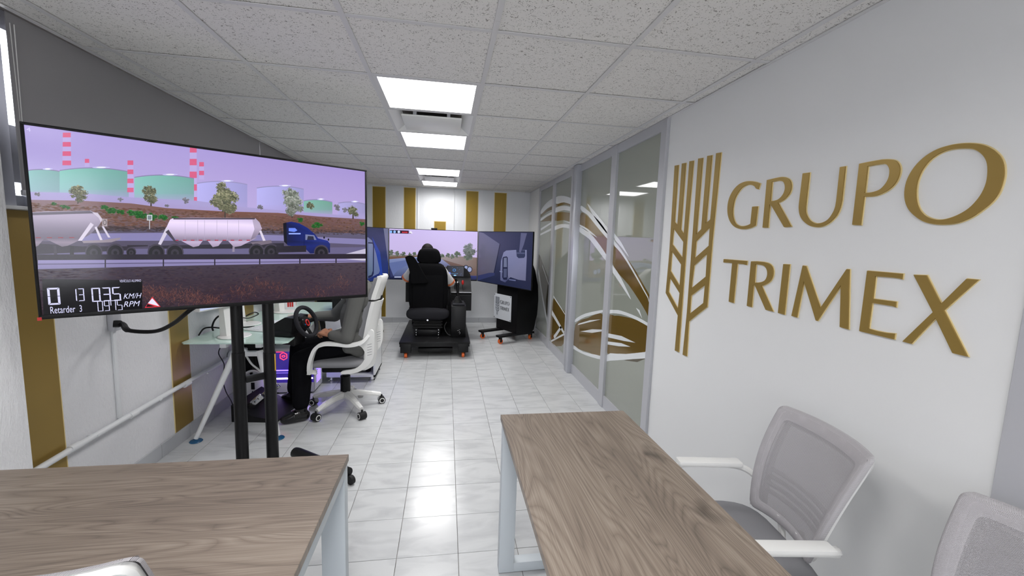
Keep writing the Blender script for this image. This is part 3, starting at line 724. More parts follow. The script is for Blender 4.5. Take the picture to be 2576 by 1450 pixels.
# ================================================================== TELEVISION ON ITS STAND
TL0, TR0 = Vector((-1.678, 2.0, 0)), Vector((-0.497, 2.778, 0)); TZ0, TZ1 = 1.143, 1.943
TU = (TR0 - TL0).normalized(); TN = Vector((TU.y, -TU.x, 0)); TWD = (TR0 - TL0).length
tv = thing('television', 'large flat television showing a road scene with tanker lorries', 'television', (TL0 + TR0) / 2 + Vector((0, 0, TZ0)))
tv.rotation_euler = (0, 0, math.atan2(TU.y, TU.x))
TM = tv.matrix_basis.copy(); TMI = TM.inverted()
b_ = .011; hw = TWD / 2; hh = TZ1 - TZ0
MB().box((-hw, .006, 0), (hw, .035, hh), .004).box((-hw * .7, .03, .05), (hw * .7, .065, hh * .62), .02).build('casing', M_BLK, tv)
MB().box((-hw, -.002, 0), (hw, .01, b_ * 1.7), .002).box((-hw, -.002, hh - b_), (hw, .01, hh), .002).box((-hw, -.002, b_), (-hw + b_, .01, hh - b_), .002).box((hw - b_, -.002, b_), (hw, .01, hh - b_), .002).build('bezel', M_BLK, tv)
MB().box((-hw - .004, -.0032, -.004), (-hw + .009, -.0022, .010)).build('red_sticker', M_RED, tv, 0)
org = TL0 + TU * b_ + Vector((0, 0, TZ1 - b_)) - TN * .004
P = Pic(org, TN, (org, TU, Vector((0, 0, -1)), TWD - 2 * b_, hh - b_ * 2.7))
q = lambda x0, y0, x1, y1: [(x0, y0), (x1, y0), (x1, y1), (x0, y1)]
W_, H_ = P.W, P.H
P.poly([(0, 0), (W_, 0), (W_, H_ * .46), (0, H_ * .46)], [(176, 162, 222), (168, 150, 214), (190, 172, 222), (184, 172, 224)], raw=True)
for x, w, y0, y1, n in ((168, 22, 334, 416, 7), (219, 12, 400, 420, 2), (486, 19, 368, 512, 9), (507, 13, 408, 452, 4)): P.chimney(x, w, y0, y1, n)
lav = (176, 172, 232)
P.tank(60, 160, 424, 500, (134, 184, 182), (120, 120, 150)); P.tank(150, 324, 420, 500, (128, 188, 178), (128, 124, 160)); P.tank(338, 488, 438, 508, (128, 188, 178), (128, 124, 160))
P.tank(496, 622, 454, 530, lav, (150, 146, 190)); P.tank(646, 764, 466, 536, lav, (146, 142, 186)); P.tank(764, 836, 500, 540, (122, 178, 160), (140, 136, 176)); P.tank(850, 921, 506, 548, (168, 162, 214), (140, 136, 176))
P.chimney(328, 16, 404, 484, 7)
P.poly([(60, 482), (200, 486), (330, 497), (490, 505), (620, 522), (760, 534), (921, 546), (921, 560), (60, 520)], [(170, 160, 210)] * 7 + [(168, 152, 200)] * 2)
P.poly([(60, 502), (200, 505), (330, 512), (420, 524), (560, 532), (700, 536), (800, 545), (921, 552), (921, 600), (60, 600)], [(132, 104, 112), (128, 98, 100), (126, 94, 92), (120, 84, 74), (118, 78, 66), (122, 82, 70), (124, 88, 84), (120, 92, 96), (84, 66, 66), (80, 62, 58)])
P.scatter((70, 510, 918, 556), [(112, 80, 70), (104, 70, 58), (128, 94, 82), (108, 76, 66), (92, 66, 54)], 2600, .009, .0028, .052)
tg = [(100, 104, 84), (118, 120, 94), (136, 134, 106), (90, 92, 74), (150, 146, 122), (78, 78, 64)]
tg2 = [(126, 132, 120), (146, 146, 140), (104, 116, 104), (150, 152, 150)]
gr = [(34, 96, 40), (44, 118, 46), (28, 78, 34), (62, 128, 62)]
fd = [(140, 136, 150), (150, 148, 160), (128, 130, 138)]
for c, r, n in (((95, 489), 10, 30), ((303, 502), 9, 30), ((467, 505), 11, 36), ((655, 522), 9, 30), ((848, 522), 11, 30), ((420, 518), 7, 20)): P.tree(c, r, fd, n)
for x, y, h in ((196, 510, 14), (380, 516, 14), (566, 545, 20), (735, 545, 22), (888, 548, 10)): P.poly([(x - 1.6, y - h), (x + 1.6, y - h), (x + 2, y + 3), (x - 2, y + 3)], (70, 60, 54))
for c, r, n, t in (((197, 480), 26, 150, tg), ((199, 494), 24, 110, tg), ((376, 482), 22, 120, tg), ((380, 500), 22, 110, tg), ((560, 478), 24, 160, tg), ((566, 508), 42, 330, tg), ((733, 494), 26, 170, tg2), ((738, 518), 30, 220, tg2), ((780, 518), 13, 60, tg), ((888, 533), 17, 90, tg), ((868, 528), 9, 30, fd)): P.tree(c, r, t, n, .9)
for c, r in (((135, 513), 9), ((160, 520), 11), ((172, 523), 9), ((262, 522), 13), ((280, 530), 17), ((305, 534), 14), ((330, 536), 16), ((352, 540), 22), ((382, 545), 18), ((410, 548), 16), ((440, 548), 10), ((755, 553), 10), ((800, 566), 13), ((790, 570), 9), ((910, 563), 9)): P.tree(c, r, gr, 70, .75)
# road, verge line
P.poly([(60, 574), (330, 576), (560, 578), (700, 582), (921, 588), (921, 660), (60, 660)], [(84, 76, 96), (86, 78, 100), (80, 72, 92), (84, 78, 100), (96, 90, 116), (86, 78, 108), (70, 62, 88)])
P.poly([(60, 588), (420, 586), (700, 592), (921, 602), (921, 616), (700, 606), (420, 606), (60, 606)], (134, 128, 176))
P.poly([(60, 626), (500, 626), (921, 622), (921, 640), (500, 640), (60, 640)], (104, 98, 136))
P.scatter((70, 566, 918, 578), [(60, 50, 54), (74, 58, 56), (66, 54, 60)], 900, .010, .0022, .016)
P.poly(q(369.5, 541, 383, 555), (214, 220, 226)); P.poly(q(371.5, 543, 381, 553), (120, 132, 140)); P.poly(q(375.2, 555, 377.4, 577), (190, 190, 200))
# lorry: rear tank trailer
P.poly([(60, 612), (206, 620), (330, 620), (330, 630), (60, 640)], (44, 38, 52))
P.shade([(60, 533), (228, 530), (244, 540), (254, 560), (244, 574), (224, 592), (196, 606), (60, 606)], [(0, (150, 140, 162)), (.12, (182, 168, 194)), (.3, (172, 160, 184)), (.6, (134, 124, 146)), (.85, (112, 102, 122)), (1, (104, 94, 112))])
for a, b, c in ((60, 88, 112), (112, 160, 210)): P.shade([(a, 600), (c, 600), (b + 6, 621), (b - 4, 621)], [(0, (110, 100, 120)), (.5, (146, 132, 152)), (1, (120, 108, 126))], 8)
P.poly([(60, 534), (226, 531), (238, 537), (60, 541)], (96, 88, 104)); P.poly([(232, 534), (246, 536), (258, 552), (254, 560), (248, 548), (238, 540)], (206, 196, 214))
P.poly([(228, 560), (236, 566), (206, 606), (196, 606)], (216, 206, 226)); P.poly([(238, 572), (243, 570), (258, 604), (252, 605)], (220, 212, 230)); P.poly([(256, 570), (260, 568), (278, 598), (272, 598)], (214, 206, 226))
P.poly([(206, 606), (262, 604), (302, 598), (304, 602), (280, 610), (210, 612)], (150, 138, 150)); P.poly(q(257, 551, 270, 570), (170, 156, 160)); P.ellipse((263.5, 560), 4.6, 7, (96, 86, 92)); P.ellipse((263.5, 560), 3, 5, (170, 156, 160))
for x in range(90, 190, 28): P.poly(q(x, 597.3, x + 13, 599.2), (150, 34, 52))
P.poly([(135, 618), (141, 618), (144, 640), (136, 640)], (60, 54, 68)); P.poly(q(176, 620, 186, 642), (30, 26, 36))
def wheel(x, y, r): P.ellipse((x, y - 2), r * 1.16, r * 1.12, (66, 60, 76)); P.ellipse((x, y), r, r, (26, 24, 32)); P.ellipse((x, y), r * .55, r * .55, (54, 50, 62)); P.ellipse((x, y), r * .25, r * .25, (26, 24, 32))
for x in (236, 290, 330): wheel(x, 636, 19 if x < 320 else 11)
P.poly([(320, 617), (372, 617), (372, 620), (320, 622)], (40, 34, 48))
# front tank trailer
P.poly([(376, 619), (600, 614), (714, 612), (714, 622), (600, 626), (376, 626)], (42, 38, 52))
for a, b, c in ((440, 492, 516), (516, 541, 566), (566, 594, 648)): P.shade([(a, 598), (c, 598), (b + 6, 622), (b - 6, 622)], [(0, (150, 136, 160)), (.5, (196, 178, 210)), (1, (166, 150, 178))], 8)
P.shade([(428, 552), (440, 548), (640, 549), (653, 560), (659, 576), (646, 594), (628, 606), (448, 606), (430, 592), (416, 578)], [(0, (196, 182, 214)), (.10, (214, 198, 234)), (.30, (244, 226, 255)), (.45, (232, 214, 248)), (.7, (200, 184, 214)), (.9, (156, 142, 168)), (1, (140, 126, 150))], 26)
P.shade([(634, 549), (642, 549), (653, 560), (659, 576), (646, 594), (630, 605), (640, 577)], [(0, (176, 162, 190)), (.4, (190, 174, 202)), (1, (122, 110, 132))], 12)
P.poly([(436, 549), (642, 549), (640, 552.5), (436, 552.5)], (70, 60, 76))
for x in (465, 497, 514, 545, 572, 600): P.poly(q(x, 554, x + .8, 606), (176, 162, 194))
for x in range(440, 632, 20): P.poly(q(x, 603.8, x + 9, 605.8), (176, 30, 56))
P.poly([(418, 572), (426, 578), (404, 618), (396, 618)], (214, 206, 226)); P.poly([(424, 578), (442, 606), (452, 614), (440, 610), (416, 584)], (70, 62, 78))
P.poly([(652, 582), (657, 580), (668, 606), (662, 608)], (222, 212, 232)); P.poly([(630, 610), (682, 604), (684, 612), (640, 620)], (120, 108, 124)); P.poly([(585, 620), (590, 620), (590, 634), (584, 634)], (150, 138, 160))
for x in (393, 440): wheel(x, 637, 19)
for x in (645, 682): wheel(x, 634, 17)
# tractor unit
P.poly([(712, 562), (732, 558), (752, 562), (774, 574), (792, 590), (800, 600), (824, 606), (830, 614), (830, 636), (780, 638), (764, 622), (724, 618), (714, 606)], [(16, 22, 70), (26, 40, 130), (24, 40, 130), (22, 40, 128), (22, 38, 120), (26, 44, 136), (28, 48, 142), (24, 40, 116), (16, 24, 74), (18, 28, 90), (22, 36, 120), (20, 32, 106), (14, 18, 60)])
P.poly([(712, 562), (720, 560), (722, 616), (714, 608)], (14, 14, 30)); P.poly([(726, 574), (742, 574), (748, 580), (740, 584), (726, 582)], (110, 140, 246)); P.poly(q(726, 586.5, 756, 590), (150, 174, 255))
P.poly([(768, 590), (790, 592), (796, 604), (768, 604)], (120, 126, 164)); P.poly([(774, 594), (788, 595), (790, 604), (772, 604)], (40, 42, 66)); P.poly(q(764, 588, 765, 622), (12, 20, 70))
P.poly([(694, 620), (770, 618), (770, 634), (694, 636)], (40, 36, 48)); wheel(808, 636, 16); P.ellipse((815, 598), 2, 3, (16, 16, 28)); P.ellipse((826, 603), 2, 3, (16, 16, 28))
P.poly([(866, 640), (921, 626), (921, 640)], (196, 190, 214))
# guard rail, near lane, dark scrub
P.poly([(60, 655), (921, 650), (921, 668), (60, 690)], [(146, 138, 186), (150, 140, 190), (132, 124, 168), (120, 112, 158)])
P.poly([(870, 652), (921, 650), (921, 657)], (206, 200, 222)); P.poly([(60, 664), (921, 656), (921, 658), (60, 667)], (96, 88, 126))
P.poly([(60, 641), (921, 639), (921, 651), (60, 655)], (36, 29, 44))
for x in (94, 265, 411, 540, 653, 754, 845): P.poly(q(x - 1.6, 650, x + 1.6, 676), (40, 32, 46))
P.poly([(60, 678), (500, 668), (921, 660), (921, 760), (60, 810)], [(56, 44, 64), (62, 50, 66), (70, 58, 70), (58, 44, 56), (46, 32, 42)])
P.scatter((80, 680, 918, 780), [(56, 45, 60), (63, 50, 63), (52, 41, 55), (68, 53, 62)], 3000, .012, .0035, -.02)
rb = [(92, 58, 58), (104, 66, 62), (80, 52, 54), (118, 78, 70), (72, 46, 50)]
for c, r in (((370, 740), 34), ((420, 745), 40), ((480, 752), 36), ((530, 760), 30), ((610, 735), 34), ((650, 720), 28), ((700, 730), 26), ((860, 715), 26), ((800, 740), 30)):
    cu, cv = P.uv(c); R = abs(P.uv((c[0] + r, c[1]))[0] - cu); B = []
    for i in range(260 if c[0] < 560 else 120):
        x = cu + random.gauss(0, R * .6); y = cv + random.gauss(0, R * .35); a = random.uniform(-2.6, -.5); l = R * random.uniform(.15, .5)
        B.append(([(x, y), (x + l * math.cos(a) * .5 + .0010, y + l * math.sin(a) * .5), (x + l * math.cos(a + .2), y + l * math.sin(a + .2)), (x + l * math.cos(a) * .5 - .0010, y + l * math.sin(a) * .5)], random.choice(rb)))
    P.many(B)
# instrument overlay
P.poly([(106, 702), (358, 706), (358, 781), (110, 796)], (10, 8, 14))
wt = (222, 222, 255)
P.digits('D', 115, 725, 156, 766, wt, .2); P.digits('13', 174, 727, 215, 757, wt); P.digits('035', 227, 725, 307, 756, wt); P.digits('0975', 243, 758, 310, 780, wt, .15)
P.text('KM/H', 312, 739, 355, 750, wt, .25); P.text('RPM', 312.5, 759, 351, 770, wt, .25); P.text('Retarder  3', 126, 772, 207, 784.5, wt); P.text('VEHÍCULO ALUMNO', 300.5, 703, 355, 709, wt); P.text('4', 66, 320, 78, 332, (214, 206, 255))
P.poly([(383, 747), (404, 772), (364, 775)], (226, 52, 66)); P.poly([(383, 750.5), (401, 771), (372, 763)], (238, 232, 255)); P.poly([(371, 765), (390, 771), (367.5, 773)], (30, 14, 24))
pic = P.build('picture', M_PIC, None); pic.parent = tv; pic.matrix_parent_inverse = TMI

st = thing('television_stand', 'black twin-post wheeled stand carrying the large television', 'television stand', (-1.1, 2.5, 0)); SI = Matrix.Translation((1.1, -2.5, 0))
def sp_(mb, n, m, parent=None):
    o = mb.build(n, m, None); o.parent = parent or st
    if parent is None: o.matrix_parent_inverse = SI
    return o
pb = TL0 - TN * .11
for (x, y) in ((603, 980), (680, 960)):
    p = on_plane(x, y, pb, TN); zs = on_plane(x, 886, pb, TN).z
    po = sp_(MB().cyl((p.x, p.y, .05), (p.x, p.y, zs), .0325).cyl((p.x, p.y, zs), (p.x, p.y, 1.5), .0295), 'post', M_BLKM)
    if x > 640: o = MB().box((-.004, -.034, -.05), (.004, -.028, .05), .001).build('yellow_label', M_YEL, po); o.location = Vector((p.x + .0315, p.y + .024, zs - .06))
p0, p1 = on_plane(618, 955, pb, TN), on_plane(668, 945, pb, TN)
sp_(MB().beam(p0 + TN * .0, p1, .02, .04, .004), 'crossbar', M_BLKM)
p0, p1 = on_plane(600, 700, pb, TN), on_plane(680, 700, pb, TN); mid = (p0 + p1) / 2
sp_(MB().beam(mid - TU * .3 + Vector((0, 0, .15)) + TN * .045, mid + TU * .3 + Vector((0, 0, .15)) + TN * .045, .05, .06, .004).beam(mid - TU * .3 + Vector((0, 0, -.1)) + TN * .045, mid + TU * .3 + Vector((0, 0, -.1)) + TN * .045, .05, .06, .004), 'mount_bracket', M_BLKM)
fd_ = Vector((.425, -.335, 0)).normalized(); rc = Vector((-.775, 2.72, 0)); lc = rc - TU * .72
for c in (rc, lc):
    fb = sp_(MB().tube([c - fd_ * .29 + Vector((0, 0, .045)), c - fd_ * .26 + Vector((0, 0, .046)), c + fd_ * .25 + Vector((0, 0, .07))], [.034, .038, .03], 16), 'foot_bar', M_BLKM)
    for s_ in (-.2, .27):
        k = c + fd_ * s_; sd = Vector((-fd_.y, fd_.x, 0))
        MB().cyl(k - sd * .012 + Vector((0, 0, .028)), k + sd * .012 + Vector((0, 0, .028)), .028).build('caster', M_RUBBER, fb)
sp_(MB().beam(rc + Vector((0, 0, .075)), lc + Vector((0, 0, .075)), .06, .04, .006), 'base_bar', M_BLKM)

# power lead of the television and the wall socket
sk = thing('wall_socket', 'small grey socket box with trunking on the striped stucco wall', 'socket', (XL, 2.66, .95))
MB().box((0, -.03, .0), (.035, .03, .11), .006).build('box', M_ALU, sk); MB().box((0, -.012, -.52), (.014, .012, 0), .002).build('trunking', M_WPL2, sk)
a0 = at(290, 815, X=XL + .04); a1 = at(475, 783, X=-1.35)
lead = smooth_curve([a0 + Vector((-.01, .0, .0)), a0 + Vector((.03, .01, -.006)), at(325, 832, X=-1.72), at(390, 834, X=-1.6), at(435, 815, X=-1.48), a1, a1 + Vector((.06, .05, .06)), Vector((-1.2, 2.46, 1.30))], 7)
pl = MB().tube(lead, [.02 if i < 6 else .015 if i < 14 else .011 for i in range(len(lead))], 10).build('power_cable', M_BLK); tag(pl, 'black power cable sagging from the wall socket to the television', 'cable')
# surface pipe along the wall
pp = thing('wall_pipe', 'white painted pipe running low along the striped stucco wall', 'pipe', (XL, 2.0, .43))
MB().tube([(.038, .03, -.015), (.036, .3, -.008), (.034, 1.0, .0), (.032, 1.9, .008), (.032, 3.4, .01)], .0155, 12).build('tube', M_WPL2, pp)
for y_ in (.45, .95, 1.5, 2.2): MB().box((0, y_ - .01, -.012), (.055, y_ + .01, .0), .003).build('bracket', M_WPL2, pp)
for y_ in (.32, .72, 1.25): MB().cyl((.036, y_ - .03, -.006), (.036, y_ + .03, -.006), .0185).build('sleeve', M_WPL2, pp)
fx_ = at(590, 893, X=XL + .05)
jn = MB().ell((.045, fx_.y - 2.0, .02), (.045, .06, .05)).build('junction_box', M_WPL2, pp)

# ================================================================== LETTERS AND EMBLEM ON THE RIGHT WALL
XF = XR - .009
def trace(o, k, pts): return [at(o[0] + k * a, o[1] + k * b, X=XF) for a, b in pts]
c1, c2, c3, c4, c5 = ((1800, 340), .20693), ((2120, 340), .20686), ((1800, 630), .17933), ((2120, 640), .19309), ((1660, 370), .37946)
def arc(pts, n=4):                                 # open smooth run
    return [(v.x, v.y) for v in smooth_curve([(*p, 0) for p in pts], n)]
LET = [
 ('G', 'first of the upper row', c1, [(537, 590), (515, 658)] + arc([(490, 650), (470, 622), (430, 603), (380, 605), (320, 640), (270, 700), (230, 780), (210, 870), (205, 950), (215, 1020), (240, 1075), (280, 1103), (330, 1110), (380, 1100), (422, 1080)]) + [(443, 872), (508, 868), (480, 1100)] + arc([(430, 1125), (370, 1140), (300, 1140), (230, 1115), (180, 1060), (150, 980), (143, 890), (155, 800), (185, 720), (230, 650), (290, 595), (360, 567), (430, 563), (490, 573)])[:-0 or None], []),
 ('R', 'second of the upper row', c1, [(622, 548)] + arc([(700, 530), (790, 513), (850, 518), (895, 545), (915, 590), (915, 650), (895, 710), (850, 765), (805, 800), (755, 822)]) + [(915, 1113), (830, 1118), (670, 845), (655, 845), (632, 1125), (570, 1125)], [[(683, 568)] + arc([(760, 552), (805, 557), (832, 585), (842, 640), (830, 695), (800, 745), (755, 785), (700, 803)]) + [(663, 805)]]),
 ('U', 'third of the upper row', c1, [(1057, 467), (1137, 457)] + arc([(1090, 880), (1092, 940), (1115, 1000), (1150, 1045), (1200, 1072), (1255, 1075), (1310, 1060), (1370, 1020), (1420, 950), (1450, 880), (1465, 800)]) + [(1510, 390), (1575, 380)] + arc([(1530, 790), (1510, 880), (1470, 970), (1410, 1040), (1340, 1090), (1270, 1115), (1200, 1115), (1130, 1095), (1065, 1045), (1025, 980), (1010, 900), (1012, 840)]), []),
 ('P', 'fourth of the upper row', c2, [(198, 350), (300, 330)] + arc([(470, 300), (560, 297), (630, 310), (670, 345), (690, 400), (685, 470), (655, 550), (600, 625), (520, 685), (420, 730), (340, 745)]) + [(255, 748), (213, 1095), (113, 1090)], [[(300, 378), (400, 358)] + arc([(490, 345), (530, 355), (560, 400), (565, 460), (550, 530), (510, 600), (450, 660), (380, 690), (320, 703)]) + [(262, 705)]]),
 ('O', 'largest, last of the upper row', c2, sm([(1540, 100), (1680, 115), (1800, 165), (1890, 240), (1940, 330), (1955, 430), (1945, 540), (1900, 680), (1820, 800), (1700, 905), (1560, 1000), (1400, 1065), (1250, 1085), (1100, 1080), (970, 1045), (870, 980), (795, 900), (755, 800), (748, 690), (770, 570), (820, 460), (900, 350), (1010, 250), (1140, 175), (1280, 130), (1400, 108)], 3), [sm([(1480, 158), (1580, 165), (1660, 205), (1720, 270), (1752, 350), (1757, 460), (1740, 580), (1690, 700), (1620, 800), (1530, 890), (1420, 960), (1300, 1010), (1190, 1032), (1090, 1022), (1000, 985), (935, 920), (900, 840), (885, 740), (890, 620), (920, 510), (970, 410), (1050, 310), (1150, 235), (1260, 185), (1370, 163)], 3)]),
 ('T', 'first of the lower row', c3, [(112, 125), (435, 150), (428, 205), (380, 192), (300, 185), (245, 738), (183, 720), (232, 178), (170, 171), (108, 170)], []),
 ('R', 'second of the lower row', c3, [(495, 157), (580, 157)] + arc([(670, 165), (740, 185), (785, 225), (803, 280), (800, 350), (775, 415), (730, 460), (680, 485), (638, 498)]) + [(800, 860), (700, 835), (550, 492), (525, 488), (500, 797), (437, 780)], [[(560, 195)] + arc([(620, 200), (670, 215), (705, 250), (722, 300), (720, 360), (695, 415), (650, 445), (600, 456)]) + [(540, 455)]]),
 ('I', 'plain upright bar of the lower row', c3, [(948, 195), (1033, 200), (958, 903), (873, 878)], []),
 ('M', 'fourth of the lower row', c3, [(1220, 215), (1262, 222), (1465, 815), (1835, 265), (1870, 268), (1855, 1110), (1740, 1075), (1755, 490), (1422, 990), (1403, 985), (1235, 430), (1135, 942), (1062, 920)], []),
 ('E', 'fifth of the lower row', c4, [(315, 215), (775, 255), (765, 325), (740, 313), (640, 300), (420, 285), (388, 580), (690, 620), (683, 690), (640, 672), (375, 632), (330, 970), (430, 1000), (560, 1026), (672, 1035), (660, 1108), (212, 1000)], []),
 ('X', 'last of the lower row', c4, [(920, 268), (1000, 273), (1085, 275), (1275, 650), (1610, 320), (1760, 332), (1310, 730), (1620, 1335), (1425, 1285), (1205, 830), (885, 1165), (775, 1137), (1172, 755)], []),
]
LOGO = []
def mount(name, o3, h3, label, cat, grp=None):
    LOGO.append((o3, h3))
    c = sum((Vector(p) for p in o3), Vector()) / len(o3); c.x = XF
    sh = lambda L: [Vector(p) - c for p in L]
    t = thing(name, label, cat, c, group=grp)
    MB().prism(sh(o3), (-1, 0, 0), .0045, [sh(h) for h in h3]).build('face', M_GOLD, t, 0)
    bk = [(Vector(p) - Vector((XF, 0, CAMH)) * 0) for p in o3]
    def grow(L, d):
        k = len(L); out = []; A = sum(L[i].y * L[(i + 1) % k].z - L[(i + 1) % k].y * L[i].z for i in range(k)); sg = 1 if A > 0 else -1
        for i in range(k):
            e0 = (L[i] - L[i - 1]); e1 = (L[(i + 1) % k] - L[i]); t_ = (e0.normalized() + e1.normalized())
            if t_.length < 1e-6: t_ = e1
            t_.normalize(); n_ = Vector((0, t_.z, -t_.y)) * sg; out.append(L[i] + n_ * d)
        return out
    of = Vector((.0045, 0, 0))
    MB().prism([p + of for p in grow(sh(o3), .0022)], (-1, 0, 0), .0043, [[p + of for p in grow(sh(h), -.0022)] for h in h3]).build('backing', M_GOLDEDGE, t, 0)
for ch, w, (o, k), out, holes in LET:
    row = 'upper' if 'upper' in w else 'lower'
    mount('wall_letter', trace(o, k, out), [trace(o, k, h) for h in holes], 'gold raised capital %s on the white wall, %s' % (ch, w), 'letter', 'gold letters of the %s row' % row)
o, k = c5
mount('wheat_emblem_half', trace(o, k, [(97, 124), (121, 120), (95, 497), (115, 520), (145, 110), (170, 106), (136, 548), (157, 580), (195, 95), (221, 91), (180, 560), (122, 1360), (98, 1350), (118, 1118), (38, 968), (62, 700)]),
      [trace(o, k, h) for h in ([(90, 540), (155, 630), (148, 738), (80, 645)], [(78, 690), (140, 780), (130, 925), (68, 822)], [(65, 865), (130, 970), (118, 1075), (55, 960)])], 'left half of the gold wheat ear emblem on the white wall', 'emblem')
mount('wheat_emblem_half', trace(o, k, [(253, 77), (282, 73), (240, 580), (273, 545), (313, 60), (343, 55), (303, 508), (333, 480), (372, 42), (403, 37), (345, 620), (310, 1060), (190, 1155), (175, 1388), (150, 1378), (178, 1100), (215, 600)]),
      [trace(o, k, h) for h in ([(238, 625), (330, 530), (323, 655), (228, 740)], [(225, 785), (312, 705), (303, 860), (205, 940)], [(205, 985), (298, 912), (287, 1035), (195, 1108)])], 'right half of the gold wheat ear emblem, nearer the lettering', 'emblem')

# ================================================================== TABLES IN THE FOREGROUND
def table(label, x0, x1, y0, y1, wood, along):
    t = thing('work_table', label, 'table', ((x0 + x1) / 2, (y0 + y1) / 2, 0), group='oak topped work tables'); hx, hy = (x1 - x0) / 2, (y1 - y0) / 2
    Zt = .742
    MB().box((-hx, -hy, Zt - .025), (hx, hy, Zt), .0012, 1).build('tabletop', wood, t, 0)
    w, d = .075, .05
    for s in (1, -1):
        m = MB()
        if along == 'y':
            a, b = sorted((s * (hy - .02), s * (hy - .02 - d)))
            m.box((-hx + .004, a, 0.004), (-hx + w, b, Zt - .026), .003).box((hx - w, a, .004), (hx - .004, b, Zt - .026), .003).box((-hx + w - .002, a, .004), (hx - w + .002, b, .05), .003).box((-hx + w - .002, a, Zt - .07), (hx - w + .002, b, Zt - .026), .003)
        else:
            a, b = sorted((s * (hx - .004), s * (hx - .004 - w - .008)))
            m.box((a, -hy + .004, .004), (b, -hy + d, Zt - .026), .003).box((a, hy - d, .004), (b, hy - .004, Zt - .026), .003).box((a, -hy + d - .002, .004), (b, hy - d + .002, .05), .003).box((a, -hy + d - .002, Zt - .07), (b, hy - d + .002, Zt - .026), .003)
        m.build('leg_frame', M_LEG, t)
    if along == 'y': MB().box((-.15, -hy + .07, Zt - .06), (-.1, hy - .07, Zt - .026), .003).box((.1, -hy + .07, Zt - .06), (.15, hy - .07, Zt - .026), .003).build('under_rail', M_LEG, t)
    else: MB().box((-hx + .09, -.15, Zt - .06), (hx - .09, -.1, Zt - .026), .003).box((-hx + .09, .1, Zt - .06), (hx - .09, .15, Zt - .026), .003).build('under_rail', M_LEG, t)
    return t
WX = mat_wood('oak_laminate_crosswise', 'x', 3.3); WY = mat_wood('oak_laminate_lengthwise', 'y', 7.9)
table('oak topped white framed table at the left, grain running across', -1.74, -.341, .90, 1.517, WX, 'x')
table('oak topped white framed table at the right beside the wall, grain running lengthwise', .257, .852, .42, 1.818, WY, 'y')

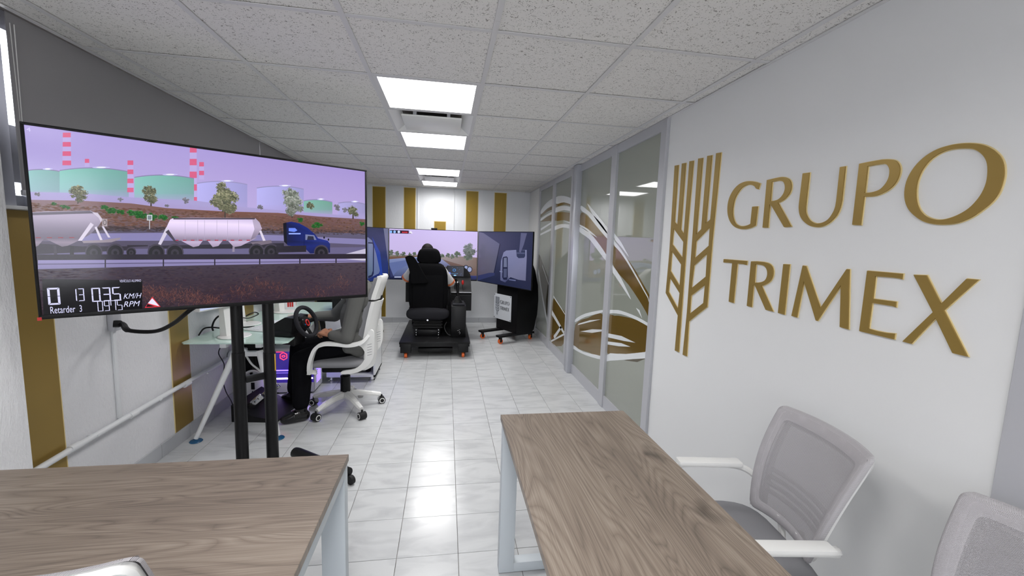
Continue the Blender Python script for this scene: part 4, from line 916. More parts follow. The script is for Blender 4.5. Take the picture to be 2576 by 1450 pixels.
# ================================================================== MESH BACK CHAIRS
def mesh_chair():
    t = thing('mesh_chair', 'x', 'chair', group='white framed mesh back chairs')
    NU, NV = 18, 14
    def bp(u, v, off=0.0):            # u -1..1 across, v 0..1 up
        w = .194 + .009 * v - .042 * max(0, 1 - v) ** 2.2
        x = -.195 - .115 * v + .035 * math.sin(v * PI) * .6 + .045 * (abs(u) ** 2.2) - off
        return Vector((x, u * w, .522 + .385 * v))
    def panel(us, vs, off):
        V = [bp(u, v, off) for v in vs for u in us]; n = len(us); F = [(j * n + i, j * n + i + 1, (j + 1) * n + i + 1, (j + 1) * n + i) for j in range(len(vs) - 1) for i in range(n - 1)]
        return V, F, [(u * .5 + .5, v) for v in vs for u in us]
    def uvmesh(name, m, us, vs, off):
        V, F, U = panel(us, vs, off); me = bpy.data.meshes.new(name); me.from_pydata(V, [], F); me.materials.append(m); l = me.uv_layers.new(name='UVMap')
        for lp in me.loops: l.data[lp.index].uv = U[lp.vertex_index]
        me.shade_smooth(); o = bpy.data.objects.new(name, me); COL.objects.link(o); o.parent = t; return o
    lin_ = lambda a, b, n: [a + (b - a) * i / n for i in range(n + 1)]
    uvmesh('back_mesh', M_MESH, lin_(-1.0, 1.0, NU), lin_(0, 1.0, NV), -.004)
    # woven border wrapped over the frame
    def ring_path(e, n=9):
        r = .10; P = []
        for cx_, cy_, a0 in ((1 - r, 1 - r, 0), (-1 + r, 1 - r, 90), (-1 + r, -1 + r, 180), (1 - r, -1 + r, 270)):
            for k in range(6):
                a = math.radians(a0 + 90 * k / 5); P.append(((cx_ + r * math.cos(a)) * e, ((cy_ + r * math.sin(a)) * e) * .5 + .5))
        out = []
        for i in range(len(P)):
            a, b = P[i], P[(i + 1) % len(P)]; k = max(1, int(math.hypot(a[0] - b[0], (a[1] - b[1]) * 2) / .15))
            out += [(a[0] + (b[0] - a[0]) * j / k, a[1] + (b[1] - a[1]) * j / k) for j in range(k)]
        return out
    RP = ring_path(.955)
    MB().tube([bp(u, v, .012) for u, v in RP], .0145, 8, closed=True).build('back_frame', M_WPL, t)
    V = []; F = []; U = []; pa = RP; n = len(pa)
    for i, (u, v) in enumerate(pa):
        for k, (e, off) in enumerate(((.83, -.004), (.88, -.007), (1.0, -.007), (1.045, .004), (1.045, .014))): V.append(bp(u * e / .955, (v - .5) * e / .955 + .5, off)); U.append((u * e * .5 + .5, (v - .5) * e + .5))
    for i in range(n):
        for k in range(4): F.append((i * 5 + k, i * 5 + k + 1, ((i + 1) % n) * 5 + k + 1, ((i + 1) % n) * 5 + k))
    me = bpy.data.meshes.new('mesh_border'); me.from_pydata(V, [], F); me.materials.append(M_MESHE); l = me.uv_layers.new(name='UVMap')
    for lp in me.loops: l.data[lp.index].uv = U[lp.vertex_index]
    me.shade_smooth(); o = bpy.data.objects.new('mesh_border', me); COL.objects.link(o); o.parent = t
    for v0 in (.20, .27, .34, .41):                 # lumbar bars of the shell behind the mesh
        MB().tube([bp(u, v0, .014) for u in lin_(-.86, .86, 10)], .009, 6).build('lumbar_bar', M_WPL, t)
    V_, F_, U_ = panel(lin_(-.9, .9, 14), lin_(.86, .965, 3), .024); V2 = [v - Vector((-.008, 0, 0)) for v in V_]; nb = len(V_)
    MB().add(V_ + V2, [f for f in F_] + [tuple(i + nb for i in f[::-1]) for f in F_]).build('top_shell', M_WPL, t)
    for s in (-1, 1): MB().tube([bp(s * .80, v, .014) for v in lin_(.05, .95, 8)], .011, 6).build('shell_rib', M_WPL, t)
    MB().tube([(-.20, -.05, .55), (-.215, -.05, .46), (-.12, -.05, .415), (.0, -.05, .41)], .014, 8).tube([(-.20, .05, .55), (-.215, .05, .46), (-.12, .05, .415), (.0, .05, .41)], .014, 8).build('back_bracket', M_WPL, t)
    # seat
    cushion((.035, 0, .468), .24, .243, .036, 4.5, 2.6).build('seat', M_GREYF, t, 60)
    MB().box((-.16, -.2, .415), (.22, .2, .437), .01).build('seat_pan', M_WPL, t)
    for s in (-1, 1):
        y = s * .245
        MB().tube(smooth_curve([(-.205, s * .195, .60), (-.17, y * .96, .622), (-.10, y, .636), (.03, y, .638), (.105, y, .632), (.115, y, .59), (.10, y, .52), (.07, y * .93, .44), (.04, s * .12, .425)], 4), .0135, 8).build('arm_frame', M_WPL, t)
        MB().box((-.15, y - .026, .632), (.118, y + .026, .656), .009, 2).build('arm_pad', M_WPL, t)
    MB().cyl((0, 0, .11), (0, 0, .42), .026).cyl((0, 0, .11), (0, 0, .28), .032).build('gas_column', M_BLK, t)
    for k in range(5):
        a = 2 * PI * k / 5 + .3; c, s_ = math.cos(a), math.sin(a)
        leg = MB().tube([(0, 0, .115), (.15 * c, .15 * s_, .105), (.29 * c, .29 * s_, .075)], [.026, .02, .014], 8).build('base_arm', M_WPL, t)
        MB().cyl((.29 * c - .02 * s_, .29 * s_ + .02 * c, .029), (.29 * c + .02 * s_, .29 * s_ - .02 * c, .029), .028, n=14).cyl((.29 * c, .29 * s_, .029), (.29 * c, .29 * s_, .07), .008, n=8).build('caster', M_BLK, leg)
    return t
mc = mesh_chair()
for i, (x, y, rz, lab) in enumerate(((1.05, 1.257, PI - .13, 'white chair with grey mesh back facing the right table, under the lettering'), (1.115, .632, PI + .02, 'white chair with grey mesh back cut off at the lower right corner'), (-.775, 1.115, PI / 2 - .04, 'white chair tucked under the left table, only its top edge visible'))):
    o = mc if i == 0 else copy_tree(mc)
    o.location = (x, y, 0); o.rotation_euler = (0, 0, rz); o['label'] = lab
    if i == 1:
        for ch in o.children:
            if ch.name.startswith(('arm_', )): ch.location.z = -.035          # arms set one notch lower

# ================================================================== GLASS DESK AND WHAT IS ON IT
DZ = .73
dk = thing('glass_desk', 'long green tinted glass desk on white splayed legs along the left wall', 'desk', (-1.5, 4.2, 0)); DI = Matrix.Translation((1.5, -4.2, 0))
def dp(mb, n, m, par=None, sm_=35, base=None):
    o = mb.build(n, m, None, sm_); par = par or dk; o.parent = par
    if par.parent is None: o.matrix_parent_inverse = Matrix.Translation(-Vector(par.location))
    return o
top = [(-1.868, 3.262), (-1.845, 3.24), (-1.185, 3.235), (-1.155, 3.265), (-1.207, 4.38), (-1.215, 5.2), (-1.868, 5.2)]
dp(MB().prism([(x, y, DZ) for x, y in top], (0, 0, 1), .010), 'tabletop', M_DESKGL, None, 0)
for y in (3.3, 5.0):
    for x0, x1 in ((-1.53, -1.785), (-1.37, -1.225)):
        lg = dp(MB().tube([(x0, y, .655), (x1, y - .085, .022)], [.024, .015], 12), 'leg', M_WPL2)
        MB().lathe([(.040, 0), (.042, .003), (.038, .008), (.012, .012), (.008, .03)], (x1, y - .085, .0), n=24).build('foot_disc', M_BLUEFILM, lg).matrix_parent_inverse = Matrix.Identity(4)
    dp(MB().box((-1.56, y - .02, .615), (-1.34, y + .02, .65), .004), 'crossbar', M_WPL2)
    dp(MB().beam((-1.53, y, .715), (-1.45, y, .64), .02, .02, .003), 'strut', M_WPL2)
    for x in (-1.60, -1.36): dp(MB().box((x - .022, y - .04, .685), (x + .022, y + .04, .7195), .004), 'clamp_block', M_WPL2)
dp(MB().box((-1.62, 3.28, .70), (-1.58, 5.05, .7195), .003).box((-1.38, 3.28, .70), (-1.34, 5.05, .7195), .003), 'long_rail', M_WPL2)
# monitors standing in a row along the wall
def monitor(x, y, rz, lab, dark):
    t = thing('desk_monitor', lab, 'monitor', (x, y, DZ), rz, 'desk monitors along the wall')
    MB().lathe([(.02, 0), (.108, 0), (.113, .004), (.108, .009), (.03, .013)], (0, 0, 0), n=32).build('base', M_WPL, t)
    MB().prism([(-.085, -.045, .009), (-.03, -.045, .009), (-.055, -.045, .34), (-.085, -.045, .34)][::-1], (0, -1, 0), .09).build('neck', M_WPL, t)
    MB().box((-.065, -.29, .235), (-.02, .29, .59), .008).build('shell', M_BLK if dark else M_WPL, t)
    MB().box((-.0205, -.282, .245), (-.0185, .282, .582)).build('screen', SCREENLIT, t, 0)
    return t
SCREENLIT = mat('bright_monitor_screen', (20, 22, 26), .2, emit=(190, 200, 232), es=1.0)
monitor(-1.60, 3.44, -.25, 'first white desk monitor along the wall, nearest, behind the large television', False)
monitor(-1.715, 3.90, -.12, 'second desk monitor along the wall, dark backed', True)
monitor(-1.62, 4.52, -.2, 'third desk monitor along the wall, farthest', False)
kb = thing('keyboard', 'thin white keyboard lying on the glass desk', 'keyboard', (-1.47, 3.80, DZ), -.35)
MB().box((-.1, -.2, 0), (.1, .2, .012), .006).build('case', M_WPL, kb); kk = MB()
for i in range(5):
    for j in range(13): kk.box((-.085 + i * .034, -.19 + j * .0292, .012), (-.085 + i * .034 + .029, -.19 + j * .0292 + .025, .016))
kk.build('key', M_WPL2, kb, 0)['kind'] = 'stuff'
bx_ = thing('small_carton', 'small white carton with red marks standing on the glass desk', 'box', (-1.655, 4.75, DZ), .3)
MB().box((-.06, -.1, 0), (.06, .1, .13), .002, 1).build('carton', M_PAPER, bx_, 0)
for y in (-.07, -.02, .03): MB().box((.0600, y, .03), (.0606, y + .032, .105)).box((.0606, y + .008, .05), (.0608, y + .022, .08)).box((y * .4 + .01, -.1008, .03), (y * .4 + .026, -.1, .105)).build('red_mark', M_RED, bx_, 0)
ppr = thing('paper_sheet', 'loose white sheet of paper on the glass desk behind the wheel', 'paper', (-1.43, 3.95, DZ + .0015), .25)
MB().box((-.10, -.15, -.001), (.10, .15, 0)).build('sheet', M_PAPER, ppr, 0)
def cable(lab, pts, r, m=M_BLK, n=6):
    o = MB().tube(smooth_curve(pts, 6), r, n).build('cable', m); return tag(o, lab, 'cable')
A = lambda x, y, Y: at(x, y, Y=Y)
cable('black cable bundle looping at the near corner of the glass desk', [at(500, 844, Z=DZ + .012), A(512, 828, 3.5), A(530, 824, 3.55), A(560, 826, 3.6), A(600, 825, 3.65), A(640, 822, 3.75)], .006)
cable('black cable arching up from the desk to the first monitor', [at(536, 832, Z=DZ + .012), A(534, 822, 3.62), A(540, 806, 3.64), A(552, 795, 3.64), A(570, 791, 3.62), A(578, 790, 3.6)], .007)
cable('tangled black cable lying on the desk between the posts', [at(612, 800, Z=DZ + .01), A(625, 792, 4.0), A(640, 786, 4.05), A(650, 790, 4.1), A(640, 796, 4.05), A(625, 801, 3.95), A(612, 800, 3.9)], .005)
cable('thin dark cable hanging from the desk down to the floor by the pedals', [at(556, 872, X=-1.66), at(550, 890, X=-1.7), at(564, 918, X=-1.72), at(560, 950, X=-1.72), at(568, 985, X=-1.68), at(584, 1015, Z=.012), at(592, 1055, Z=.008)], .0035)
cable('pale cable loop hanging below the desk crossbar', [A(618, 893, 3.6), A(632, 915, 3.6), A(650, 930, 3.6), A(668, 945, 3.6)], .008, M_WPL)
cable('pale thick cable arching over the white tub under the desk', [A(612, 945, 4.0), A(628, 935, 4.02), A(645, 935, 4.04), A(662, 945, 4.05)], .012, M_WPL)

# steering wheel clamped to the desk
WC = at(767, 811, Y=3.47); wn = Vector((.90, -.25, .36)).normalized()
sw = thing('steering_wheel', 'black game steering wheel clamped to the glass desk, red badge on its hub', 'steering wheel', WC)
wx_ = Vector((0, 0, 1)).cross(wn).normalized(); wy_ = wn.cross(wx_)
def ww(a, b, c): return wx_ * a + wy_ * b + wn * c
MB().tube([ww(.118 * math.cos(2 * PI * i / 40), .118 * math.sin(2 * PI * i / 40), .015) for i in range(40)], .0165, 12, closed=True).build('rim', M_BLKF2, sw)
hub = MB().lathe([(.02, -.03), (.052, -.03), (.055, -.005), (.05, .012), (.02, .016)], (0, 0, 0), wn).build('hub', M_BLK, sw)
for a in (0, PI, -PI / 2):
    d = ww(math.cos(a), math.sin(a), 0)
    MB().beam(d * .04 + wn * .0, d * .112 + wn * .014, .034, .010, .003, up=wn).build('spoke', M_BLKM, sw)
MB().tube([ww(.018 * math.cos(2 * PI * i / 16), .02 + .024 * math.sin(2 * PI * i / 16) - .03, .020) for i in range(16)], .005, 6, closed=True).build('red_badge', M_RED, hub)
for a, c in ((.035, .02), (-.035, .02), (.03, -.02), (-.03, -.02)): MB().lathe([(.0065, .014), (.0065, .02), (.003, .021)], ww(a, c, 0), wn, 12).build('button', M_CHROME if c > 0 else M_BLUEFILM, hub)
hx = Vector((wn.x, wn.y, 0)).normalized()
bs = MB(); R3 = Matrix((hx, Vector((-hx.y, hx.x, 0)), Vector((0, 0, 1)))).transposed().to_4x4()
dzw = DZ - WC.z
bs.box((-.27, -.11, dzw + .001), (-.05, .11, dzw + .05), .02, 3, R3).prism([R3 @ Vector(p) for p in ((-.26, -.10, dzw + .03), (-.05, -.10, dzw + .03), (-.035, -.10, .045), (-.10, -.10, .05), (-.25, -.10, dzw + .07))], R3.to_3x3() @ Vector((0, -1, 0)), .2).tube([R3 @ Vector((-.08, 0, 0)), R3 @ Vector((-.02, 0, 0))], .035, 16)
bs.build('wheel_base', M_BLK, sw)
MB().box((-.085, -.075, dzw - .075), (-.045, .075, dzw + .02), .01, 2, R3).box((-.17, -.05, dzw - .075), (-.05, .05, dzw - .05), .008, 2, R3).build('clamp', M_BLKM, sw)

# computer tower
pc = thing('computer_tower', 'white desktop computer tower glowing violet under the glass desk', 'computer', (-1.435, 4.145, 0)); pw, pd, ph = .20, .235, .445
MB().box((-pw, .006, .015), (pw - .012, pd, ph), .004).build('case', M_WPL, pc)
MB().box((-pw, 0, ph - .03), (pw - .012, .008, ph), .002).box((-pw, 0, .015), (pw - .012, .008, .11), .002).box((-pw, 0, .1), (-pw + .015, .008, ph - .02), .002).build('side_frame', M_WPL, pc)
MB().box((-pw + .014, .001, .11), (pw - .012, .006, ph - .03)).build('glass_side', M_PCGL, pc, 0)
hc_ = at(713, 897, Y=4.14); hcx, hcz = hc_.x + 1.435, hc_.z
MB().tube([(hcx + .034 * math.sin(PI * i / 3), -.003, hcz + .036 * math.cos(PI * i / 3)) for i in range(6)], .004, 6, closed=True).tube([(hcx + .014 * math.cos(2 * PI * i / 14), -.003, hcz + .009 * math.sin(2 * PI * i / 14)) for i in range(14)], .003, 6, closed=True).build('glowing_emblem', M_LEDR, pc)
MB().box((-pw + .02, -.002, .145), (pw - .02, .0005, .158)).build('light_strip', M_LED, pc, 0)
MB().box((-pw + .03, -.001, .225), (pw - .04, .0005, .238)).box((-pw + .03, -.001, .205), (pw - .09, .0005, .2085)).build('card_glow', M_LEDV, pc, 0)
for x in (-.11, .09): MB().box((x - .03, -.0015, ph - .036), (x + .03, .0005, ph - .032)).build('red_glow', M_LEDR, pc, 0)
MB().box((pw - .012, .0, .03), (pw, pd, ph), .003).build('front_panel', M_WPL, pc)
MB().box((pw, .05, .09), (pw + .0015, pd - .05, ph - .05)).build('front_grille', M_LEDV, pc, 0)
gr_ = MB()
for k in range(16): gr_.box((pw, .045, .085 + k * .02), (pw + .003, pd - .045, .089 + k * .02))
gr_.build('grille_bars', M_WPL, pc, 0)
for x in (-.16, .14):
    for y in (.03, .2): MB().box((x - .02, y - .015, 0), (x + .02, y + .015, .016), .003).build('foot', M_BLK, pc)

# made-up dark box and coils, added to fill a dark area under the desk
eq = thing('dark_fill_box', 'flat black box with coils added to fill the dark area beneath the glass desk', 'dark filler', (XL + .006, 4.47, .18))
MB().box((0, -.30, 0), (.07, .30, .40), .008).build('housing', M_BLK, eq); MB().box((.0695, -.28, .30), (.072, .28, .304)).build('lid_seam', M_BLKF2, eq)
for k in range(4): MB().tube([(.085 + .008 * k, -.12 + .06 * k + .10 * math.cos(2 * PI * i / 20), .14 + .02 * k + .11 * math.sin(2 * PI * i / 20)) for i in range(20)], .006, 6, closed=True).build('dark_coil', M_RUBBER if k % 2 else M_BLKF2, eq)
# white tub, pedals
tb = thing('plastic_tub', 'small white plastic tub under the glass desk beside the wall', 'tub', (-1.765, 4.10, 0))
MB().lathe([(.07, 0), (.082, .005), (.098, .19), (.104, .195), (.104, .205), (.092, .205), (.08, .02), (.02, .012)], n=28).build('bucket', M_WPL, tb)
MB().box((.02, -.0985, .1), (.05, -.09, .165), .003).build('black_mark', M_BLK, tb)
MB().tube([(.03, -.095, .085), (.028, -.1, .06), (.05, -.097, .055), (.07, -.088, .06)], .004, 6).build('hook', M_BLK, tb)
pdl = thing('pedal_set', 'black pedal set with metal pedals on the floor under the desk', 'pedals', (-1.48, 3.73, 0), -.12)
MB().prism([(-.19, -.22, 0), (.17, -.22, 0), (.17, -.22, .015), (-.02, -.22, .05), (-.19, -.22, .14)], (0, -1, 0), .44).build('base', M_BLK, pdl)
for k, y in enumerate((-.15, -.02, .11)):
    pr_ = MB().beam((-.10, y, .09), (.02, y, .20), .05, .012, .003, up=(0, 1, 0)).build('pedal', M_CHROME, pdl)
    for z in (.25, .5, .75): MB().lathe([(.010, 0), (.010, .004)], (-.10 + .12 * z, y, .09 + .11 * z), (.68, 0, .73), 12).build('stud', M_BLK, pr_)
    MB().beam((-.16, y, .05), (-.06, y, .13), .02, .02, .003).build('pedal_arm', M_BLKM, pdl)

# white open cabinet beyond the desk
cb_ = thing('white_cabinet', 'low white office cabinet with an open bay behind the seated person', 'cabinet', (-.96, 4.42, 0)); hx_ = .24
t_ = .018
MB().box((-hx_, 0, .715), (hx_, .46, .735), .001, 1).build('top', M_WPL2, cb_)
MB().box((hx_ - t_, 0, .06), (hx_, .46, .715)).build('side_panel', M_WPL2, cb_, 0); MB().box((-hx_, 0, .06), (-hx_ + t_, .46, .715)).build('side_panel', M_WPL2, cb_, 0)
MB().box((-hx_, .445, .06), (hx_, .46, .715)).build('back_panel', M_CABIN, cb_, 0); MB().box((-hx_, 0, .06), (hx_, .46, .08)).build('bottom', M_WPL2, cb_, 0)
MB().box((-.06, .01, .08), (-.045, .44, .715)).build('divider', M_WPL2, cb_, 0)
MB().box((-.045, .02, .415), (hx_ - t_, .44, .43)).build('shelf', M_WPL2, cb_, 0)
dr = MB().box((-hx_, -.018, .07), (-.055, 0, .40), .001, 1).build('door', M_WPL2, cb_); MB().box((-.17, -.0195, .19), (-.11, -.0175, .27), .001).build('handle_slot', M_BLK, dr)
MB().box((-hx_, -.018, .405), (-.055, 0, .71), .001, 1).build('drawer', M_WPL2, cb_)
for x in (-.21, .20):
    for y in (.05, .41): MB().lathe([(.03, 0), (.03, .012), (.018, .02), (.018, .062)], (x, y, 0)).build('foot', M_CHROME, cb_)
bg_ = thing('black_bag', 'crumpled black bag lying in the bottom of the white cabinet', 'bag', (-.93, 4.62, .081))
m = MB()
for c, r in (((0, 0, .07), (.075, .15, .07)), ((.07, -.02, .05), (.06, .12, .05)), ((-.02, -.1, .04), (.06, .05, .04)), ((.09, .06, .09), (.05, .09, .06)), ((.12, -.1, .03), (.035, .04, .03))): m.ell(c, r)
blend('bag_body', m, M_BLKF, .012, 3, bg_)
MB().tube(smooth_curve([(-.02, -.1, .11), (.02, -.13, .16), (.08, -.1, .12)], 5), .008, 6).build('strap', M_BLKF2, bg_)
for k, (x, lab) in enumerate(((.03, 'white folder standing on the cabinet shelf, left one'), (.10, 'grey folder standing on the cabinet shelf, right one'))):
    f_ = thing('folder', lab, 'folder', (-.965 + x, 4.56, .431), 0, 'folders in the white cabinet')
    MB().box((-.022, -.1, 0), (.022, .12, .2), .003).build('cover', M_PAPER if k == 0 else M_GREYF, f_); MB().box((-.012, -.1012, .11), (.012, -.0995, .17)).build('spine_label', M_WPL, f_, 0)
eb = thing('black_device', 'black box shaped device standing on the white cabinet', 'device', (-1.06, 4.72, .736))
MB().box((-.13, -.1, 0), (.13, .1, .2), .006).build('body', M_BLK, eb); MB().box((-.12, -.102, .12), (.12, -.0995, .125)).build('seam', M_BLKF2, eb)
tt = thing('clipboard', 'white and dark clipboard propped on the cabinet against the black device', 'clipboard', (-.98, 4.52, .737), .2)
MB().beam((0, 0, .003), (.01, .06, .17), .2, .004, .001).build('board', M_PAPER, tt); MB().beam((.006, .032, .1), (.01, .054, .16), .12, .012, .003).build('dark_clip', M_BLKF2, tt)
# black small caster-like item on the floor
fl_ = thing('floor_stopper', 'small black rubber stopper lying on the floor beside the white chair base', 'stopper', at(907, 1000, Z=0))
MB().lathe([(.022, 0), (.026, .012), (.018, .03), (.006, .034)], n=16).build('body', M_RUBBER, fl_)

# ================================================================== WHITE SWIVEL CHAIR AND THE PERSON IN IT
CC_ = Vector((-.865, 3.755, 0))
oc = thing('swivel_chair', 'white swivel chair with grey upholstery, occupied, on a five star base', 'chair', CC_)
oc_ = lambda p: Vector(p) - CC_
def oq(x, y, Y): return at(x, y, Y=Y) - CC_
cushion((-.02, 0, .47), .255, .25, .05, 4.5, 2.8, bend=lambda p: p - Vector((0, 0, .05 * max(0, -p.x / .255 - .6)))).build('seat', M_GREYF, oc, 60)
MB().box((-.16, -.14, .37), (.14, .14, .42), .015).build('seat_mechanism', M_BLK, oc)
# back shell: side profile swept across
prof = [(oq(905, 932, 3.755).x + .10, .40), (.235, .47), (.245, .56), (.235, .68), (.26, .82), (.285, .93), (.30, .985)]
def shell(prof, w0, th, curve):
    m = MB(); n = 12; V = []
    for off in (0, th):
        for (x, z) in prof:
            for j in range(n + 1):
                u = -1 + 2 * j / n; V.append((x + off - curve * u * u, u * w0(z), z))
    K = len(prof); F = []
    for i in range(K - 1):
        for j in range(n):
            a = i * (n + 1) + j; F.append((a, a + 1, a + n + 2, a + n + 1)); o2 = K * (n + 1); F.append((a + o2, a + n + 1 + o2, a + n + 2 + o2, a + 1 + o2))
    o2 = K * (n + 1)
    for i in range(K - 1):
        for j, fl in ((0, 1), (n, 0)):
            a = i * (n + 1) + j; q_ = (a, a + n + 1, a + n + 1 + o2, a + o2); F.append(q_ if fl else q_[::-1])
    for i, fl in ((0, 0), (K - 1, 1)):
        for j in range(n):
            a = i * (n + 1) + j; q_ = (a, a + 1, a + 1 + o2, a + o2); F.append(q_ if fl else q_[::-1])
    return m.add(V, F)
wd_ = lambda z: .175 - .05 * max(0, z - .6)
shell(prof, wd_, .028, .05).build('back_shell', M_WPL, oc)
shell([(x - .045, z) for x, z in prof[1:]], lambda z: wd_(z) - .015, .045, .05).build('back_pad', M_GREYF, oc)
hp = [(.275, 1.0), (.285, 1.04), (.315, 1.13), (.33, 1.185), (.325, 1.20)]
shell(hp, lambda z: .15, .035, .03).build('headrest', M_WPL, oc); shell([(x - .03, z) for x, z in hp[:-1]], lambda z: .14, .03, .03).build('headrest_pad', M_GREYF, oc)
MB().box((.28, -.05, .95), (.315, .05, 1.06), .008).build('headrest_bracket', M_BLK, oc)
for s in (-1, 1):
    Y = s * .275
    pts = [(-.215, Y * .93, .405), (-.205, Y, .50), (-.165, Y, .615), (-.10, Y, .655), (.0, Y, .655), (.10, Y, .645), (.19, Y * .95, .665), (.245, Y * .85, .72)]
    P_ = smooth_curve(pts, 5); V = []; F = []
    for i, p in enumerate(P_):
        t = (P_[min(i + 1, len(P_) - 1)] - P_[max(i - 1, 0)]).normalized(); nrm = Vector((-t.z, 0, t.x)); w = .030; h = .013
        wv = .034 if i < 8 else .028
        for a, c in ((-wv, -h), (wv, -h), (wv, h), (-wv, h)): V.append(p + Vector((0, a, 0)) + nrm * c)
    k = len(P_)
    for i in range(k - 1):
        for j in range(4): F.append((i * 4 + j, i * 4 + (j + 1) % 4, (i + 1) * 4 + (j + 1) % 4, (i + 1) * 4 + j))
    F += [(3, 2, 1, 0), ((k - 1) * 4, (k - 1) * 4 + 1, (k - 1) * 4 + 2, (k - 1) * 4 + 3)]
    MB().add(V, F).build('armrest', M_WPL, oc, 50)
    fo = sm([(.10, .632), (.20, .675), (.25, .76), (.285, .74), (.288, .62), (.28, .54), (.235, .46), (.15, .405), (.03, .39), (.03, .415), (.13, .435), (.19, .485), (.215, .545), (.20, .60), (.165, .632)], 3)
    MB().prism([(x, s * .232 + .014, z) for x, z in fo], (0, 1, 0), .028).build('side_fin', M_WPL, oc)
    for k in range(5): MB().beam((.232, s * .232 - .0145, .55 + k * .022), (.268, s * .232 - .0145, .56 + k * .022), .001, .003).build('vent_line', M_GREYF, oc, 0)
    MB().box((-.24, s * .2 - .02, .395), (-.17, s * .26 + .02, .425), .006).build('arm_foot', M_WPL, oc)
MB().cyl((0, 0, .12), (0, 0, .30), .042).cyl((0, 0, .29), (0, 0, .40), .028).lathe([(.06, .36), (.05, .40)], n=20).build('gas_column', M_BLK, oc)
for k in range(5):
    a = math.radians(-125 + 72 * k); c, s_ = math.cos(a), math.sin(a)
    lg = MB().tube([(.02 * c, .02 * s_, .135), (.12 * c, .12 * s_, .128), (.30 * c, .30 * s_, .085)], [.036, .028, .02], 8).build('base_arm', M_WPL, oc)
    MB().tube([(.03 * c, .03 * s_, .125), (.2 * c, .2 * s_, .085), (.285 * c, .285 * s_, .06)], [.045, .05, .028], 8).build('wrap_film', M_CLEARF, oc)
    q_ = Vector((.31 * c, .31 * s_, .032)); d = Vector((-s_, c, 0))
    w_ = MB().cyl(q_ - d * .03, q_ + d * .03, .031, n=20).cyl(q_ - d * .0335, q_ + d * .0335, .0165, n=18).cyl(q_, q_ + Vector((0, 0, .05)), .008, n=8).build('caster', M_RUBBER, lg)
    for e in (-1, 1): MB().lathe([(.0245, 0), (.0245, .0015), (.016, .0016), (.016, 0.0004)], q_ + d * (.0302 * e), d * e, 20).build('white_ring', M_WPL, lg)

pa = thing('person', 'seated person in a grey blazer and black trousers with a hand by the wheel', 'person', (CC_.x, CC_.y, .52)); PAI = Matrix.Translation(-Vector((CC_.x, CC_.y, .52)))
def fig(o): o.matrix_parent_inverse = PAI; return o
hipN, hipF = Vector((-.80, 3.66, .605)), Vector((-.80, 3.85, .605))
kN, kF = at(757, 905, Y=3.60), at(752, 874, Y=3.93)
aN, aF = at(757, 1022, Y=3.53), at(742, 985, Y=3.92)
shN, shF = Vector((-.715, 3.585, 1.075)), Vector((-.735, 3.93, 1.075))
eN, wN = at(872, 850, Y=3.49), at(832, 843, Y=3.53)
eF, wF = at(842, 795, Y=4.02), at(788, 796, Y=3.95)
neck, head = Vector((-.76, 3.757, 1.16)), Vector((-.83, 3.757, 1.31))
def hand(mb, w, d, up, curl, L=.085, side=1):
    """palm plus five separate bent fingers"""
    d = Vector(d).normalized(); up = Vector(up).normalized(); sd = d.cross(up).normalized(); up = sd.cross(d); w = Vector(w)
    cap(mb, w - d * .01, .021, w + d * .03, .022)
    for i, o_ in enumerate((-.028, -.010, .010, .028)):
        cap(mb, w + d * .02 + sd * o_ * .6, .014, w + d * .082 + sd * o_, .0125)
        l = (L * .82, L * .98, L * .93, L * .72)[i]; p = w + d * .085 + sd * o_ ; a = 0.0; dd = d
        for k, f in enumerate((.45, .32, .23)):
            a += curl * (.55, 1.0, .8)[k]; dd = d * math.cos(a) - up * math.sin(a); q_ = p + dd * l * f * 1.05
            cap(mb, p, .0098 - .0012 * k, q_, .0090 - .0012 * k); p = q_
    p = w + d * .025 - sd * side * .022; t1 = p + (d * .55 - sd * side * .75 - up * .2).normalized() * .045; t2 = t1 + (d * .9 - sd * side * .1 - up * .35 * curl).normalized() * .032
    cap(mb, p, .0145, t1, .0115); cap(mb, t1, .0115, t2, .0085)
b_ = MB()
chain(b_, [hipN, kN, aN], [.078, .052, .036]); chain(b_, [hipF, kF, aF], [.078, .052, .036])
b_.ell((-.80, 3.755, .62), (.12, .16, .11)); b_.ell((-.775, 3.755, .82), (.10, .145, .20)); b_.ell((-.745, 3.755, 1.0), (.105, .17, .13))
chain(b_, [shN, eN, wN], [.05, .038, .027]); chain(b_, [shF, eF, wF], [.05, .038, .027]); cap(b_, shN, .05, shF, .05)
cap(b_, (-.745, 3.757, 1.09), .06, neck + Vector((-.02, 0, .03)), .054)
b_.ell(head, (.098, .074, .115)); b_.ell(head + Vector((-.035, 0, -.06)), (.06, .055, .055)); cap(b_, head + Vector((-.098, 0, .0)), .009, head + Vector((-.115, 0, -.03)), .014)
for s in (-1, 1): b_.ell(head + Vector((.01, s * .075, -.005)), (.018, .008, .03)); b_.ell(head + Vector((-.083, s * .032, .012)), (.014, .016, .010))
b_.ell(head + Vector((-.093, 0, -.062)), (.012, .024, .008))
hand(b_, wN, (at(815, 836, Y=3.56) - wN), (0, -.5, .9), 1.15, side=-1)
hand(b_, wF, (at(752, 797, Y=3.93) - wF), (0, 0, 1), .28, side=-1)
for a_, f_ in ((aN, at(708, 1066, Y=3.47)), (aF, at(708, 1003, Y=3.95))): cap(b_, a_ - Vector((0, 0, .04)), .036, Vector((f_.x * .5 + a_.x * .5, f_.y * .5 + a_.y * .5, .045)), .02)
fig(blend('body', b_, M_SKIN, .0048, 3, pa))
j = MB()
